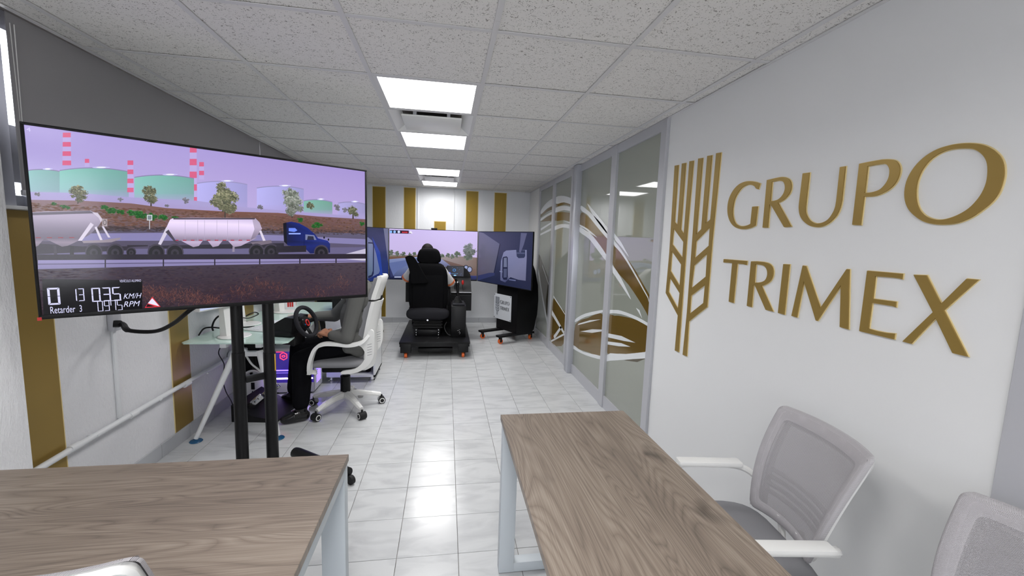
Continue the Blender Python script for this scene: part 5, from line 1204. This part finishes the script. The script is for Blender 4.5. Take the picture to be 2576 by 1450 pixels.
j.ell((-.765, 3.755, .64), (.155, .19, .13)); cap(j, (-.80, 3.60, .60), .06, (-.70, 3.63, .60), .062); cap(j, (-.80, 3.90, .60), .055, (-.71, 3.87, .60), .05); j.ell((-.755, 3.755, .82), (.145, .172, .20)); j.ell((-.725, 3.755, 1.0), (.125, .195, .15))
cap(j, shN, .066, shF, .066); chain(j, [shN, eN, wN + (eN - wN).normalized() * .02], [.069, .056, .042]); chain(j, [shF, eF, wF + (eF - wF).normalized() * .03], [.069, .056, .042])
cap(j, (-.80, 3.62, .60), .055, (-.72, 3.60, .56), .05); cap(j, (-.86, 3.65, .615), .045, (-.76, 3.62, .58), .05)
cap(j, (-.73, 3.757, 1.11), .075, (-.745, 3.757, 1.14), .066)
fig(blend('blazer', j, M_BLAZER, .006, 3, pa))
def coll(s): return MB().tube(smooth_curve([(-.845, 3.757 + s * .02, .93), (-.85, 3.757 + s * .055, 1.03), (-.80, 3.757 + s * .075, 1.11), (-.70, 3.757 + s * .06, 1.15)], 4), [.016] * 13, 6)
for s in (-1, 1): fig(coll(s).build('lapel', M_BLAZER, pa))
fig(MB().ell((-.86, 3.757, 1.05), (.02, .045, .09)).build('shirt_front', M_PAPER, pa))
tr = MB()
chain(tr, [hipN, (hipN + kN) / 2 + Vector((0, 0, .005)), kN, (kN + aN) / 2 + Vector((.01, 0, 0)), aN + Vector((0, 0, .03))], [.098, .088, .074, .072, .066]); chain(tr, [hipF, kF, (kF + aF) / 2, aF + Vector((0, 0, .03))], [.098, .074, .070, .064]); tr.ell((-.79, 3.755, .61), (.14, .175, .095))
fig(blend('trousers', tr, M_BLACKCL, .007, 3, pa))
for a_, f_, n_ in ((aN, at(708, 1064, Y=3.47), 1), (aF, at(709, 1003, Y=3.95), 0)):
    s_ = MB(); heel = Vector((a_.x + .025, a_.y, .03)); toe = Vector((f_.x + .03, f_.y, .032))
    cap(s_, heel + Vector((0, 0, .012)), .045, heel * .45 + toe * .55 + Vector((0, 0, .016)), .052); cap(s_, heel * .45 + toe * .55 + Vector((0, 0, .016)), .052, toe, .038); cap(s_, (a_.x, a_.y, .05), .044, (a_.x + .005, a_.y, .11), .046)
    for i, v in enumerate(s_.v): s_.v[i] = (v[0], v[1], max(v[2], .004))
    sh = fig(blend('shoe', s_, M_SHOE, .006, 2, pa))
hr = MB(); hr.ell(head + Vector((.022, 0, .03)), (.092, .082, .105)); hr.ell(head + Vector((-.03, 0, .075)), (.08, .07, .05)); fig(blend('hair', hr, M_HAIR, .006, 2, pa))

# ================================================================== DRIVING SIMULATOR
RC = Vector((-.125, 5.9, 0))
rg = thing('driving_rig', 'black wheeled driving simulator rig with truck seat, shifter box and dashboard', 'simulator', RC)
def rp(mb, n, m, par=None, sm_=35):
    o = mb.build(n, m, None, sm_); o.parent = par or rg
    if par is None: o.matrix_parent_inverse = Matrix.Translation(-RC)
    return o
rp(MB().box((-.570, 5.285, .185), (.320, 6.75, .212), .003).box((-.565, 5.292, .15), (.315, 5.32, .19), .002)  .box((-.565, 5.30, .15), (-.54, 6.74, .19), .002).box((.29, 5.30, .15), (.315, 6.74, .19), .002), 'platform', M_BLKM)
for x in (-.49, .235):
    for y in (5.338, 6.65):
        k = rp(MB().box((x - .065, y - .05, .074), (x + .065, y + .05, .186), .003).box((x - .05, y - .052, .12), (x - .045, y - .05, .125)), 'corner_block', M_BLKM)
        w = MB().cyl((x - .017, y, .034), (x + .017, y, .034), .034, n=24).build('caster_wheel', M_ORANGE, k)
        MB().cyl((x - .019, y, .034), (x + .019, y, .034), .014, n=14).box((x - .024, y - .022, .03), (x - .019, y + .022, .09), .002).box((x + .019, y - .022, .03), (x + .024, y + .022, .09), .002).build('caster_fork', M_BLK, k)
rp(MB().box((-.34, 5.37, .062), (.10, 6.1, .11), .004), 'under_tray', M_BLKM)
# truck seat
SX = -.235
R_X = lambda a: (lambda p: Matrix.Rotation(a, 3, 'X') @ p)
back = rp(cushion((SX, 5.80, .845), .265, .085, .352, 5, 4.6, bend=lambda p: Matrix.Rotation(.10, 3, 'X') @ Vector((p.x * (1 - .07 * max(0, p.z / .352) ** 2), p.y, p.z))), 'seat_back', M_BLKF, None, 60)
rp(MB().box((SX - .2, 5.69, .58), (SX + .2, 5.705, 1.03), .006), 'back_cover_panel', M_BLKF).hide_render = False
rp(cushion((SX, 5.74, .50), .29, .12, .095, 4, 2.6), 'lumbar_bolster', M_BLKF2, None, 60)
rp(cushion((SX, 6.02, .53), .27, .27, .085, 5, 2.8), 'seat_cushion', M_BLKF2, None, 60)
hd = rp(cushion((SX + .005, 5.79, 1.288), .155, .07, .106, 4, 3.4, bend=lambda p: Vector((p.x * (1 - .14 * p.z / .104), p.y, p.z))), 'headrest', M_BLKF, None, 60)
for x in (-.06, .06): MB().cyl((SX + x, 5.795, 1.12), (SX + x, 5.795, 1.24), .008, n=8).build('headrest_post', M_CHROME, hd)
ao = [at(960 + .28846 * a, 560 + .28846 * b, Y=5.64) for a, b in sm([(206, 312), (216, 296), (240, 289), (268, 294), (292, 318), (322, 368), (362, 440), (405, 520), (330, 530), (262, 528), (252, 470), (236, 400)], 3)]
rp(MB().prism(ao, (0, -1, 0), .055), 'folded_armrest', M_BLKF, None, 60)
# sprung base
m = MB()
for k in range(5): m.box((SX - .2 + .012 * (k % 2), 5.68 + .01 * (k % 2), .395 - k * .022), (SX + .2 - .012 * (k % 2), 6.2, .412 - k * .022), .006)
rp(m, 'suspension_bellows', M_RUBBER)
rp(MB().box((SX - .17, 5.62, .212), (SX + .17, 6.2, .30), .006).box((SX - .165, 5.60, .212), (SX - .13, 5.62, .32), .003).box((SX + .13, 5.60, .212), (SX + .165, 5.62, .32), .003), 'seat_pedestal', M_BLKM)
for x in (-.148, .148):
    for z in (.235, .265, .30): rp(MB().lathe([(.007, 0), (.006, .004), (.002, .005)], (SX + x, 5.60, z), (0, -1, 0), 10), 'bolt', M_CHROME)
rp(MB().lathe([(.014, 0), (.012, .005)], (SX, 5.63, .43), (0, -1, 0), 14), 'seat_badge', M_CHROME)
rp(MB().tube(smooth_curve([(.02, 5.66, .40), (-.01, 5.64, .33), (.03, 5.60, .25), (.09, 5.58, .225)], 5), .008, 6), 'rig_cable', M_RUBBER)
# shifter box
bxx0, bxx1 = .075, .275
rp(MB().box((bxx0, 5.56, .212), (bxx1, 5.95, .635), .004), 'shifter_box', M_BLKM)
rp(MB().box((bxx0 + .02, 5.58, .635), (bxx1 - .02, 5.92, .66), .008), 'shifter_plate', M_BLKF2)
m = MB()
for k in range(5): m.lathe([(.062 - .009 * k, 0), (.066 - .009 * k, .008), (.060 - .009 * k, .016)], (.165, 5.74, .66 + .017 * k), n=20)
rp(m, 'shifter_boot', M_RUBBER)
rp(MB().tube([(.165, 5.74, .73), (.163, 5.735, .80), (.160, 5.72, .90)], [.016, .018, .024], 14).ell((.160, 5.715, .915), (.028, .032, .03)), 'shifter_lever', M_BLKM); rp(MB().ell((.160, 5.715, .94), (.016, .02, .008)), 'shifter_cap', M_CHROME)
rp(MB().tube(smooth_curve([(.175, 5.554, .27), (.19, 5.545, .29), (.20, 5.548, .265), (.185, 5.55, .255)], 4), .004, 6).tube([(.16, 5.553, .30), (.2, 5.553, .315)], .003, 6), 'key_ring', M_CHROME)
# dashboard
rp(MB().prism([(-.52, 6.5, .70), (.385, 6.5, .70), (.385, 6.5, .93), (.37, 6.5, .99), (.33, 6.5, 1.05), (.27, 6.5, 1.085), (.15, 6.5, 1.09), (-.40, 6.5, 1.06), (-.50, 6.5, 1.0)], (0, -1, 0), .22), 'dashboard', M_BLK)
rp(MB().prism([(.38, 6.17, .47), (.38, 6.6, .52), (.38, 6.6, .95), (.38, 6.45, .93), (.38, 6.2, .74), (.38, 6.17, .70)], (1, 0, 0), .31), 'side_console', M_BLK)
rp(MB().box((.08, 6.165, .735), (.382, 6.2, .745), .002), 'console_edge', M_ALU)
rp(MB().prism([(-.50, 6.12, .60), (-.50, 6.55, .62), (-.50, 6.55, .98), (-.50, 6.2, .93), (-.50, 6.14, .90)], (1, 0, 0), .07), 'left_console', M_BLK)
rp(MB().box((-.50, 6.40, .212), (.30, 6.46, .75), .004), 'dash_support', M_BLKM)
for x, k in ((.245, M_RED), (.17, M_CHROME), (.13, M_CHROME)):
    lv = rp(MB().cyl((x, 6.28, .78), (x + .004, 6.23, .86), .006, n=8), 'console_lever', M_CHROME)
    MB().ell((x + .005, 6.225, .885), (.02 if k is M_RED else .010,) * 2 + ((.036 if k is M_RED else .012),)).build('lever_knob', k, lv)
# second wheel, in front of the driver
V0 = Vector((-.235, 6.36, .98)); n_ = Vector((0, -.82, .57)); u_ = Vector((1, 0, 0)); v_ = n_.cross(u_)
rp(MB().tube([V0 + u_ * (.205 * math.cos(2 * PI * i / 40)) + v_ * (.205 * math.sin(2 * PI * i / 40)) for i in range(40)], .015, 10, closed=True).lathe([(.05, -.02), (.06, 0), (.03, .02)], V0, n_).beam(V0 - u_ * .2, V0 + u_ * .2, .012, .04, .003).beam(V0, V0 - v_ * .2, .012, .04, .003).cyl(V0, V0 - n_ * .16, .03), 'driving_wheel', M_BLK)
# dashboard tablet
tc_ = [at(1122, 668, Y=6.22), at(1167, 670, Y=6.22), at(1165, 698, Y=6.24), at(1128, 698, Y=6.24)]
tl = Vector((at(1123, 668, Y=6.23))); tr_ = at(1167, 670, Y=6.23); bl_ = at(1127, 698, Y=6.21)
tw_, th_ = .262, .168; tn_ = Vector((-.10, -.97, .20)).normalized(); tu_ = Vector((tn_.y, -tn_.x, 0)).normalized() * -1; tv_ = tu_.cross(tn_)
tm = Matrix((tu_, -tn_, tv_)).transposed().to_4x4(); tcx = (at(1146, 683, Y=6.22)); tm.translation = tcx
tab = rp(MB().box((-tw_ / 2, 0, -th_ / 2), (tw_ / 2, .02, th_ / 2), .008, 2, tm).beam(tcx + Vector((0, .02, 0)), tcx + Vector((0, .22, -.1)), .04, .03, .004), 'tablet', M_BLK)
to = tcx - tu_ * (tw_ / 2 - .012) + tv_ * (th_ / 2 - .012) + tn_ * .0005
P = Pic(to, tn_, (to, tu_, -tv_, tw_ - .024, th_ - .024)); W_, H_ = P.W, P.H
P.poly([(0, 0), (W_, 0), (W_, H_), (0, H_)], [(24, 30, 50), (22, 30, 54), (16, 22, 40), (18, 24, 42)], raw=True)
def pe(c, rx, ry, col): P.poly([(c[0] * W_ + rx * W_ * math.cos(2 * PI * i / 18), c[1] * H_ + ry * H_ * math.sin(2 * PI * i / 18)) for i in range(18)], col, raw=True)
pe((.47, .08), .09, .06, (150, 210, 255)); pe((.12, .26), .09, .14, (110, 130, 230)); pe((.42, .62), .10, .15, (44, 130, 210)); pe((.42, .62), .065, .10, (22, 32, 56))
for k in range(6): P.poly([((.26 + k * .07) * W_, .24 * H_), ((.29 + k * .07) * W_, .24 * H_), ((.29 + k * .07) * W_, .29 * H_), ((.26 + k * .07) * W_, .29 * H_)], (90, 170, 230), raw=True)
for a, b in ((.8, .12), (.85, .28), (.75, .7), (.3, .85), (.6, .85)): pe((a, b), .03, .04, (58, 74, 110))
o = P.build('tablet_picture', M_PIC2, tab)

# driver
dv = thing('person', 'seated driver seen from behind in a white polo shirt with orange sleeve bands', 'person', (-.255, 5.98, .6)); DVI = Matrix.Translation(Vector((.255, -5.98, -.6)))
def fg(o): o.matrix_parent_inverse = DVI; return o
X0 = -.255
hL, hR = Vector((X0 - .1, 6.02, .70)), Vector((X0 + .1, 6.02, .70)); kL, kR = Vector((X0 - .16, 6.42, .72)), Vector((X0 + .13, 6.42, .72)); fL, fR = Vector((X0 - .15, 6.56, .32)), Vector((X0 + .12, 6.58, .32))
sL, sR = Vector((X0 - .178, 5.97, 1.10)), Vector((X0 + .178, 5.97, 1.10))
eL, eR = at(1023, 700, Y=6.10), at(1134, 712, Y=6.10); wL, wR = Vector((X0 - .17, 6.36, .98)), Vector((X0 + .19, 6.36, .97)); hdc = Vector((X0 - .005, 6.0, 1.318))
b_ = MB(); chain(b_, [hL, kL, fL], [.08, .055, .04]); chain(b_, [hR, kR, fR], [.08, .055, .04]); b_.ell((X0, 6.0, .72), (.16, .12, .12)); b_.ell((X0, 5.97, .9), (.15, .10, .2)); b_.ell((X0, 5.96, 1.03), (.165, .105, .13))
chain(b_, [sL, eL, wL], [.052, .04, .029]); chain(b_, [sR, eR, wR], [.052, .04, .029]); cap(b_, sL, .05, sR, .05); cap(b_, (X0, 5.96, 1.10), .06, (X0, 5.98, 1.22), .056)
b_.ell(hdc, (.076, .098, .115)); b_.ell(hdc + Vector((0, .035, -.06)), (.055, .06, .055)); cap(b_, hdc + Vector((0, .098, 0)), .009, hdc + Vector((0, .115, -.03)), .014)
for s in (-1, 1): b_.ell(hdc + Vector((s * .077, -.01, -.005)), (.009, .018, .03)); b_.ell(hdc + Vector((s * .032, .083, .012)), (.016, .014, .010))
b_.ell(hdc + Vector((0, .092, -.062)), (.024, .012, .008))
hand(b_, wL, (.02, .9, .3), (-.9, 0, .3), 1.1, side=-1); hand(b_, wR, (-.02, .9, .3), (.9, 0, .3), 1.1, side=1)
for f in (fL, fR): cap(b_, f - Vector((0, 0, .03)), .04, f + Vector((0, .16, -.06)), .03)
fg(blend('body', b_, M_SKIN, .0055, 3, dv))
s_ = MB(); s_.ell((X0, 6.0, .74), (.175, .135, .13)); s_.ell((X0, 5.97, .9), (.168, .118, .2)); s_.ell((X0, 5.96, 1.02), (.19, .118, .135)); cap(s_, sL, .066, sR, .066)
uL, uR = sL + (eL - sL) * .98, sR + (eR - sR) * .98
chain(s_, [sL, uL], [.070, .066]); chain(s_, [sR, uR], [.070, .066]); cap(s_, (X0, 5.965, 1.13), .07, (X0, 5.97, 1.17), .064)
fg(blend('polo_shirt', s_, M_SHIRT, .007, 3, dv))
for s0, e0 in ((sL, eL), (sR, eR)):
    d = (e0 - s0).normalized(); c = s0 + (e0 - s0) * .88
    fg(MB().tube([c, c + d * .018, c + d * .034], [.0712, .0715, .0705], 20, caps=False).build('sleeve_band', M_ORCL, dv))
t_ = MB(); chain(t_, [hL, kL, fL + Vector((0, 0, .02))], [.098, .075, .06]); chain(t_, [hR, kR, fR + Vector((0, 0, .02))], [.098, .075, .06]); t_.ell((X0, 6.02, .71), (.175, .14, .09)); fg(blend('trousers', t_, M_BLACKCL, .008, 3, dv))
for f in (fL, fR): z = MB(); cap(z, f - Vector((0, 0, .035)), .048, f + Vector((0, .15, -.065)), .042); fg(blend('shoe', z, M_SHOE, .007, 2, dv))
h_ = MB(); h_.ell(hdc + Vector((0, -.022, .028)), (.088, .096, .108)); h_.ell(hdc + Vector((0, .03, .075)), (.07, .08, .048)); fg(blend('hair', h_, M_HAIR, .006, 2, dv))

# ------------------------------------------------------------------ the three screens and their stands
YC = 7.0
def face(p0, u, n, w, h, name, lab, stand=None):
    """p0 = top left corner of the visible face"""
    t = thing(name, lab, 'screen', p0 + u * w / 2 + Vector((0, 0, -h)), math.atan2(u.y, u.x), 'simulator screens')
    MB().box((-w / 2 - .008, .002, -.008), (w / 2 + .008, .022, h + .008), .004).box((-w * .3, .02, h * .2), (w * .3, .05, h * .8), .01).build('casing', M_BLK, t)
    MB().box((-w / 2 - .008, -.001, -.008), (w / 2 + .008, .012, .001)).box((-w / 2 - .008, -.001, h), (w / 2 + .008, .012, h + .008)).box((-w / 2 - .008, -.001, .001), (-w / 2, .012, h)).box((w / 2, -.001, .001), (w / 2 + .008, .012, h)).build('bezel', M_BLK, t)
    o = p0 + n * .0
    return t, Pic(o, n, (o, u, Vector((0, 0, -1)), w, h))
SH, SW = .815, 1.42
Zt = CAMH + .0165 * YC; dU = Vector((.465, -.885, 0)).normalized()
pCL = Vector((-.91, YC, Zt)); nC = Vector((0, -1, 0))
pRL = Vector((.527, 6.995, Zt)); nR = Vector((-dU.y, dU.x, 0)) * -1
nR = Vector((-.885, -.465, 0)).normalized()
pLL = Vector((-.927 - dU.x * SW, 6.995 + dU.y * SW, Zt)); dL = Vector((dU.x, -dU.y, 0)); nL = Vector((.885, -.465, 0)).normalized()
cab, cab2, cab3 = (42, 46, 76), (34, 38, 66), (30, 32, 54)
tC, P = face(pCL, Vector((1, 0, 0)), nC, SW, SH, 'simulator_screen', 'middle simulator screen showing a wet road and trees ahead')
Q = lambda L: [(900 + .33103 * a, 450 + .33103 * b) for a, b in L]
W_, H_ = P.W, P.H
P.poly([(0, 0), (W_, 0), (W_, H_ * .62), (0, H_ * .62)], [(206, 190, 240), (204, 188, 240), (196, 180, 222), (198, 182, 226)], raw=True)
P.poly(Q([(236, 575), (380, 580), (460, 575), (640, 590), (780, 590), (912, 600), (912, 760), (236, 760)]), [(130, 126, 120), (140, 130, 130), (160, 150, 165), (150, 138, 140), (130, 112, 104), (118, 98, 90), (98, 78, 68), (92, 76, 70)])
for c, r, n in (((250, 560), 30, 60), ((300, 570), 26, 60), ((345, 575), 24, 50), ((430, 570), 20, 40), ((395, 575), 16, 30), ((640, 585), 22, 40), ((685, 580), 24, 50), ((755, 575), 30, 70), ((720, 590), 22, 50), ((840, 590), 40, 60)):
    P.tree((900 + .33103 * c[0], 450 + .33103 * c[1]), r * .331, [(96, 110, 92), (120, 128, 116), (84, 98, 80), (138, 136, 140)], n)
P.tree((900 + .33103 * 845, 450 + .33103 * 548), 19, [(110, 116, 116), (128, 130, 134), (98, 106, 104)], 200); P.tree((900 + .33103 * 850, 450 + .33103 * 580), 12, [(96, 104, 98), (112, 118, 112)], 120)
P.poly(Q([(236, 590), (360, 588), (470, 585), (470, 600), (236, 612)]), (110, 84, 70))
P.poly(Q([(236, 612), (470, 592), (640, 612), (780, 690), (912, 740), (912, 768), (236, 768)]), [(120, 134, 180), (150, 160, 200), (140, 146, 186), (84, 84, 116), (70, 66, 92), (44, 48, 80), (60, 70, 110)])
P.poly(Q([(236, 640), (470, 600), (475, 602), (300, 700), (262, 745), (240, 745)]), (92, 106, 156)); P.poly(Q([(640, 612), (900, 690), (912, 740), (800, 730)]), [(110, 88, 84), (112, 86, 76), (96, 74, 66), (84, 66, 64)])
P.poly(Q([(236, 655), (268, 740), (400, 748), (700, 735), (912, 738), (912, 770), (236, 770)]), [(34, 42, 84), (28, 36, 76), (24, 30, 62), (26, 34, 84), (30, 42, 110), (20, 26, 60), (24, 28, 58)])
P.poly(Q([(240, 660), (272, 742), (250, 748), (238, 700)]), (44, 50, 92)); P.poly(Q([(278, 744), (330, 744), (330, 751), (278, 751)]), (196, 204, 236))
for c in ((822, 680), (850, 690)): P.ellipse((900 + .33103 * c[0], 450 + .33103 * c[1]), 7, 8, (24, 26, 44)); P.ellipse((900 + .33103 * c[0], 450 + .33103 * c[1]), 5, 6, (150, 160, 200))
P.poly(Q([(244, 390), (388, 394), (388, 418), (244, 414)]), (20, 24, 44))
for x, c in ((252, (140, 190, 255)), (280, (150, 190, 250)), (312, (210, 220, 255))): P.ellipse((900 + .33103 * x, 450 + .33103 * 404), 3.4, 3.2, c)
P.poly(Q([(333, 398), (384, 400), (384, 414), (333, 413)]), (110, 24, 40)); P.many([([(1012 + k * 3.4, 583.6), (1014.2 + k * 3.4, 583.7), (1014.2 + k * 3.4, 586.4), (1012 + k * 3.4, 586.3)], (236, 70, 84)) for k in range(4)], raw=False)
P.poly(Q([(402, 394), (418, 416), (390, 416)]), (240, 236, 250)); P.poly(Q([(394, 412), (410, 417), (390, 417)]), (40, 20, 40))
o = P.build('picture', M_PIC2, None); o.parent = tC; o.matrix_parent_inverse = tC.matrix_basis.inverted()
tR, P = face(pRL, dU, nR, SW, SH, 'simulator_screen', 'right simulator screen showing a dark lorry cab interior with side window')
W_, H_ = P.W, P.H
P.poly([(0, 0), (W_, 0), (W_, H_), (0, H_)], [(58, 62, 92), (44, 48, 76), (36, 40, 66), (30, 36, 62)], raw=True)
P.poly(Q([(910, 400), (955, 412), (1078, 496), (1034, 714), (905, 750)]), [(104, 104, 132), (96, 98, 126), (92, 94, 122), (86, 84, 100), (80, 74, 92)])
P.poly(Q([(1078, 494), (1084, 498), (1040, 718), (1033, 715)]), (28, 32, 56)); P.poly(Q([(905, 735), (1000, 715), (1040, 715), (1040, 735), (905, 790)]), (48, 54, 92))
P.poly(Q([(1084, 690), (1088, 625), (1108, 560), (1128, 546), (1200, 541), (1284, 541), (1284, 600), (1276, 776), (1220, 768), (1160, 748), (1140, 770), (1120, 788), (1084, 772)]), [(110, 114, 148), (116, 120, 156), (120, 124, 160), (124, 128, 164), (126, 130, 166), (122, 126, 160), (120, 122, 156), (104, 106, 136), (108, 110, 140), (112, 114, 144), (60, 66, 100), (70, 74, 110), (90, 94, 130)])
P.poly(Q([(1106, 594), (1132, 590), (1140, 600), (1140, 745), (1132, 768), (1108, 768), (1098, 750), (1100, 605)]), (32, 36, 62)); P.poly(Q([(1110, 602), (1132, 600), (1134, 672), (1108, 672)]), (104, 110, 138)); P.poly(Q([(1108, 684), (1134, 684), (1132, 750), (1108, 752)]), (76, 82, 112))
P.poly(Q([(1204, 540), (1272, 543), (1272, 588), (1264, 602), (1222, 604), (1208, 590)]), (48, 54, 82)); P.poly(Q([(1208, 560), (1270, 562), (1270, 572), (1208, 570)]), (78, 84, 116)); P.poly(Q([(1240, 412), (1286, 414), (1262, 500), (1238, 562), (1226, 556), (1234, 480)]), (90, 92, 124))
P.poly(Q([(1150, 764), (1200, 770), (1200, 778), (1148, 770)]), (104, 110, 150)); P.poly(Q([(1078, 700), (1100, 705), (1100, 712), (1078, 708)]), (120, 126, 160))
o = P.build('picture', M_PIC2, None); o.parent = tR; o.matrix_parent_inverse = tR.matrix_basis.inverted()
tL, P = face(pLL, dL, nL, SW, SH, 'simulator_screen', 'left simulator screen showing a cab door mirror, mostly hidden by the television')
W_, H_ = P.W, P.H
P.poly([(0, 0), (W_, 0), (W_, H_), (0, H_)], [(40, 46, 76), (48, 54, 86), (30, 46, 110), (30, 40, 90)], raw=True)
P.poly(Q([(-200, 445), (80, 446), (108, 470), (140, 570), (168, 700), (160, 720), (80, 760), (-200, 780)]), [(110, 118, 156)] * 4 + [(96, 110, 150)] * 4); P.poly(Q([(78, 482), (118, 484), (124, 500), (122, 720), (112, 742), (78, 760)]), (34, 40, 72)); P.poly(Q([(80, 492), (112, 494), (116, 508), (114, 700), (104, 730), (80, 740)]), [(120, 130, 164), (120, 130, 164), (110, 120, 154), (96, 112, 140), (90, 108, 130), (90, 106, 130)])
P.poly(Q([(196, 376), (236, 378), (236, 640), (226, 600)]), (110, 112, 140)); P.poly(Q([(108, 440), (170, 560), (190, 740), (160, 770), (168, 700), (140, 570)]), (36, 62, 150))
o = P.build('picture', M_PIC2, None); o.parent = tL; o.matrix_parent_inverse = tL.matrix_basis.inverted()
wc = thing('webcam', 'small black camera clipped on top of the middle simulator screen', 'camera', Vector((-.2, YC + .01, Zt + .0085)))
MB().box((-.05, -.03, .0), (.05, .03, .026), .006).build('body', M_BLK, wc); MB().lathe([(.011, 0), (.011, .004), (.006, .005)], (0, -.03, .014), (0, -1, 0), 16).build('lens', M_RUBBER, wc)
# side stands: black body with a bowed rear, standing on castors
def stand(sx, lab, sign):
    """sx = 1 right, -1 left (mirror about x = -0.2)"""
    mx = lambda p: Vector((p[0] if sx > 0 else -.4 - p[0], p[1], p[2] if len(p) > 2 else 0))
    n = Vector((nR.x * sx, nR.y, 0)); d = Vector((dU.x * sx, dU.y, 0))
    A_ = mx((.812, 6.562)); B_ = mx((1.065, 6.10)); dd = (B_ - A_).normalized(); w = (B_ - A_).length; nn = Vector((dd.y, -dd.x, 0)) * (1 if sx > 0 else -1)
    if nn.dot(n) < 0: nn = -nn
    t = thing('screen_stand', lab, 'screen stand', (A_ + B_) / 2, 0, 'stands of the side screens'); o0 = (A_ + B_) / 2
    def tp(mb, nm, m, par=None, s=35):
        o = mb.build(nm, m, None, s); o.parent = par or t
        if par is None: o.matrix_parent_inverse = Matrix.Translation(-o0)
        return o
    pf = [(0, .13), (.30, .13), (.345, .16), (.40, .40), (.415, .62), (.395, .85), (.33, 1.08), (.23, 1.27), (.12, 1.38), (.06, 1.40), (0, 1.40)]
    poly = [B_ - nn * a + Vector((0, 0, z)) for a, z in pf]
    tp(MB().prism(poly, dd, w), 'body', M_BLKM, None, 25)
    legs = ((A_ + dd * .06, .35), (B_ - dd * .05, .31))
    for c, L in legs:
        lg = tp(MB().beam(c + nn * L + Vector((0, 0, .115)), c - nn * .36 + Vector((0, 0, .115)), .10, .03, .004), 'foot_bar', M_BLKM)
        for s_ in (L - .05, -.32):
            k = c + nn * s_; e = Vector((-nn.y, nn.x, 0)); a_ = random.uniform(-.4, .4); e = Matrix.Rotation(a_, 3, 'Z') @ e
            MB().cyl(k - e * .015 + Vector((0, 0, .037)), k + e * .015 + Vector((0, 0, .037)), .037, n=22).build('caster_wheel', M_ORANGE, lg)
            MB().cyl(k - e * .018 + Vector((0, 0, .037)), k + e * .018 + Vector((0, 0, .037)), .016, n=12).beam(k + e * .02 + Vector((0, 0, .03)), k + e * .02 + Vector((0, 0, .10)), .006, .03).beam(k - e * .02 + Vector((0, 0, .03)), k - e * .02 + Vector((0, 0, .10)), .006, .03).build('caster_fork', M_BLK, lg)
    if sign:
        pl = [on_plane(x, y, A_ + nn * .006, nn) for x, y in ((1243.4, 736.6), (1286.4, 747.2), (1284.4, 811.7), (1241.1, 798))]
        c0 = sum(pl, Vector()) / 4; sw_ = ((pl[1] - pl[0]).length + (pl[2] - pl[3]).length) / 2; sh_ = ((pl[3] - pl[0]).length + (pl[2] - pl[1]).length) / 2
        R = Matrix((dd, -nn, Vector((0, 0, 1)))).transposed().to_4x4(); R.translation = c0 - nn * .004
        sg = tp(MB().box((-sw_ / 2, 0, -sh_ / 2), (sw_ / 2, .004, sh_ / 2), .0015, 1, R), 'sign_plate', M_SIGN)
        bl = MB()
        for a in (-1, 1):
            for b in (-1, 1): bl.lathe([(.008, 0), (.008, .003), (.004, .005)], c0 - nn * .004 + dd * a * (sw_ / 2 - .017) + Vector((0, 0, b * (sh_ / 2 - .017))), nn, 12)
        bl.build('sign_bolt', M_RUBBER, sg)
        ys = [p.y for o3, _ in LOGO for p in o3]; zs = [p.z for o3, _ in LOGO for p in o3]; y1, y0, z0, z1 = max(ys), min(ys), min(zs), max(zs)
        kx = sw_ * .80 / (y1 - y0); kz = kx; ky0 = sh_ * .02
        for i, (o3, h3) in enumerate(LOGO):
            em = i >= len(LOGO) - 2
            mp_ = lambda p: c0 + nn * .0012 + dd * (((y1 - p.y) - (y1 - y0) / 2) * kx) + Vector((0, 0, (p.z - (z0 + z1) / 2) * kx * 1.12 + ky0))
            f = lambda L: [mp_(p) for p in L][::-1]
            MB().prism(f(o3), nn, .001, [f(h) for h in h3]).build('printed_emblem' if em else 'printed_letter', M_SIGNG if em else M_SIGND, sg, 0)
    return t
stand(1, 'black bowed wheeled stand with a white logo plate under the right screen', True)
stand(-1, 'black bowed wheeled stand under the left screen, behind the television', False)
cs = thing('screen_stand', 'black column stand behind the driver seat carrying the middle screen', 'screen stand', (-.2, YC + .15, 0))
MB().box((-.15, -.04, .05), (.15, .12, 1.45), .01).build('body', M_BLKM, cs); MB().box((-.3, -.16, .04), (.3, .25, .07), .005).build('foot_plate', M_BLKM, cs); MB().box((-.2, -.10, 1.05), (.2, -.04, 1.35), .004).build('mount_plate', M_BLKM, cs)
for x in (-.25, .25):
    for y in (-.12, .2): MB().cyl((x - .012, y, .02), (x + .012, y, .02), .02).build('caster_wheel', M_ORANGE, cs)
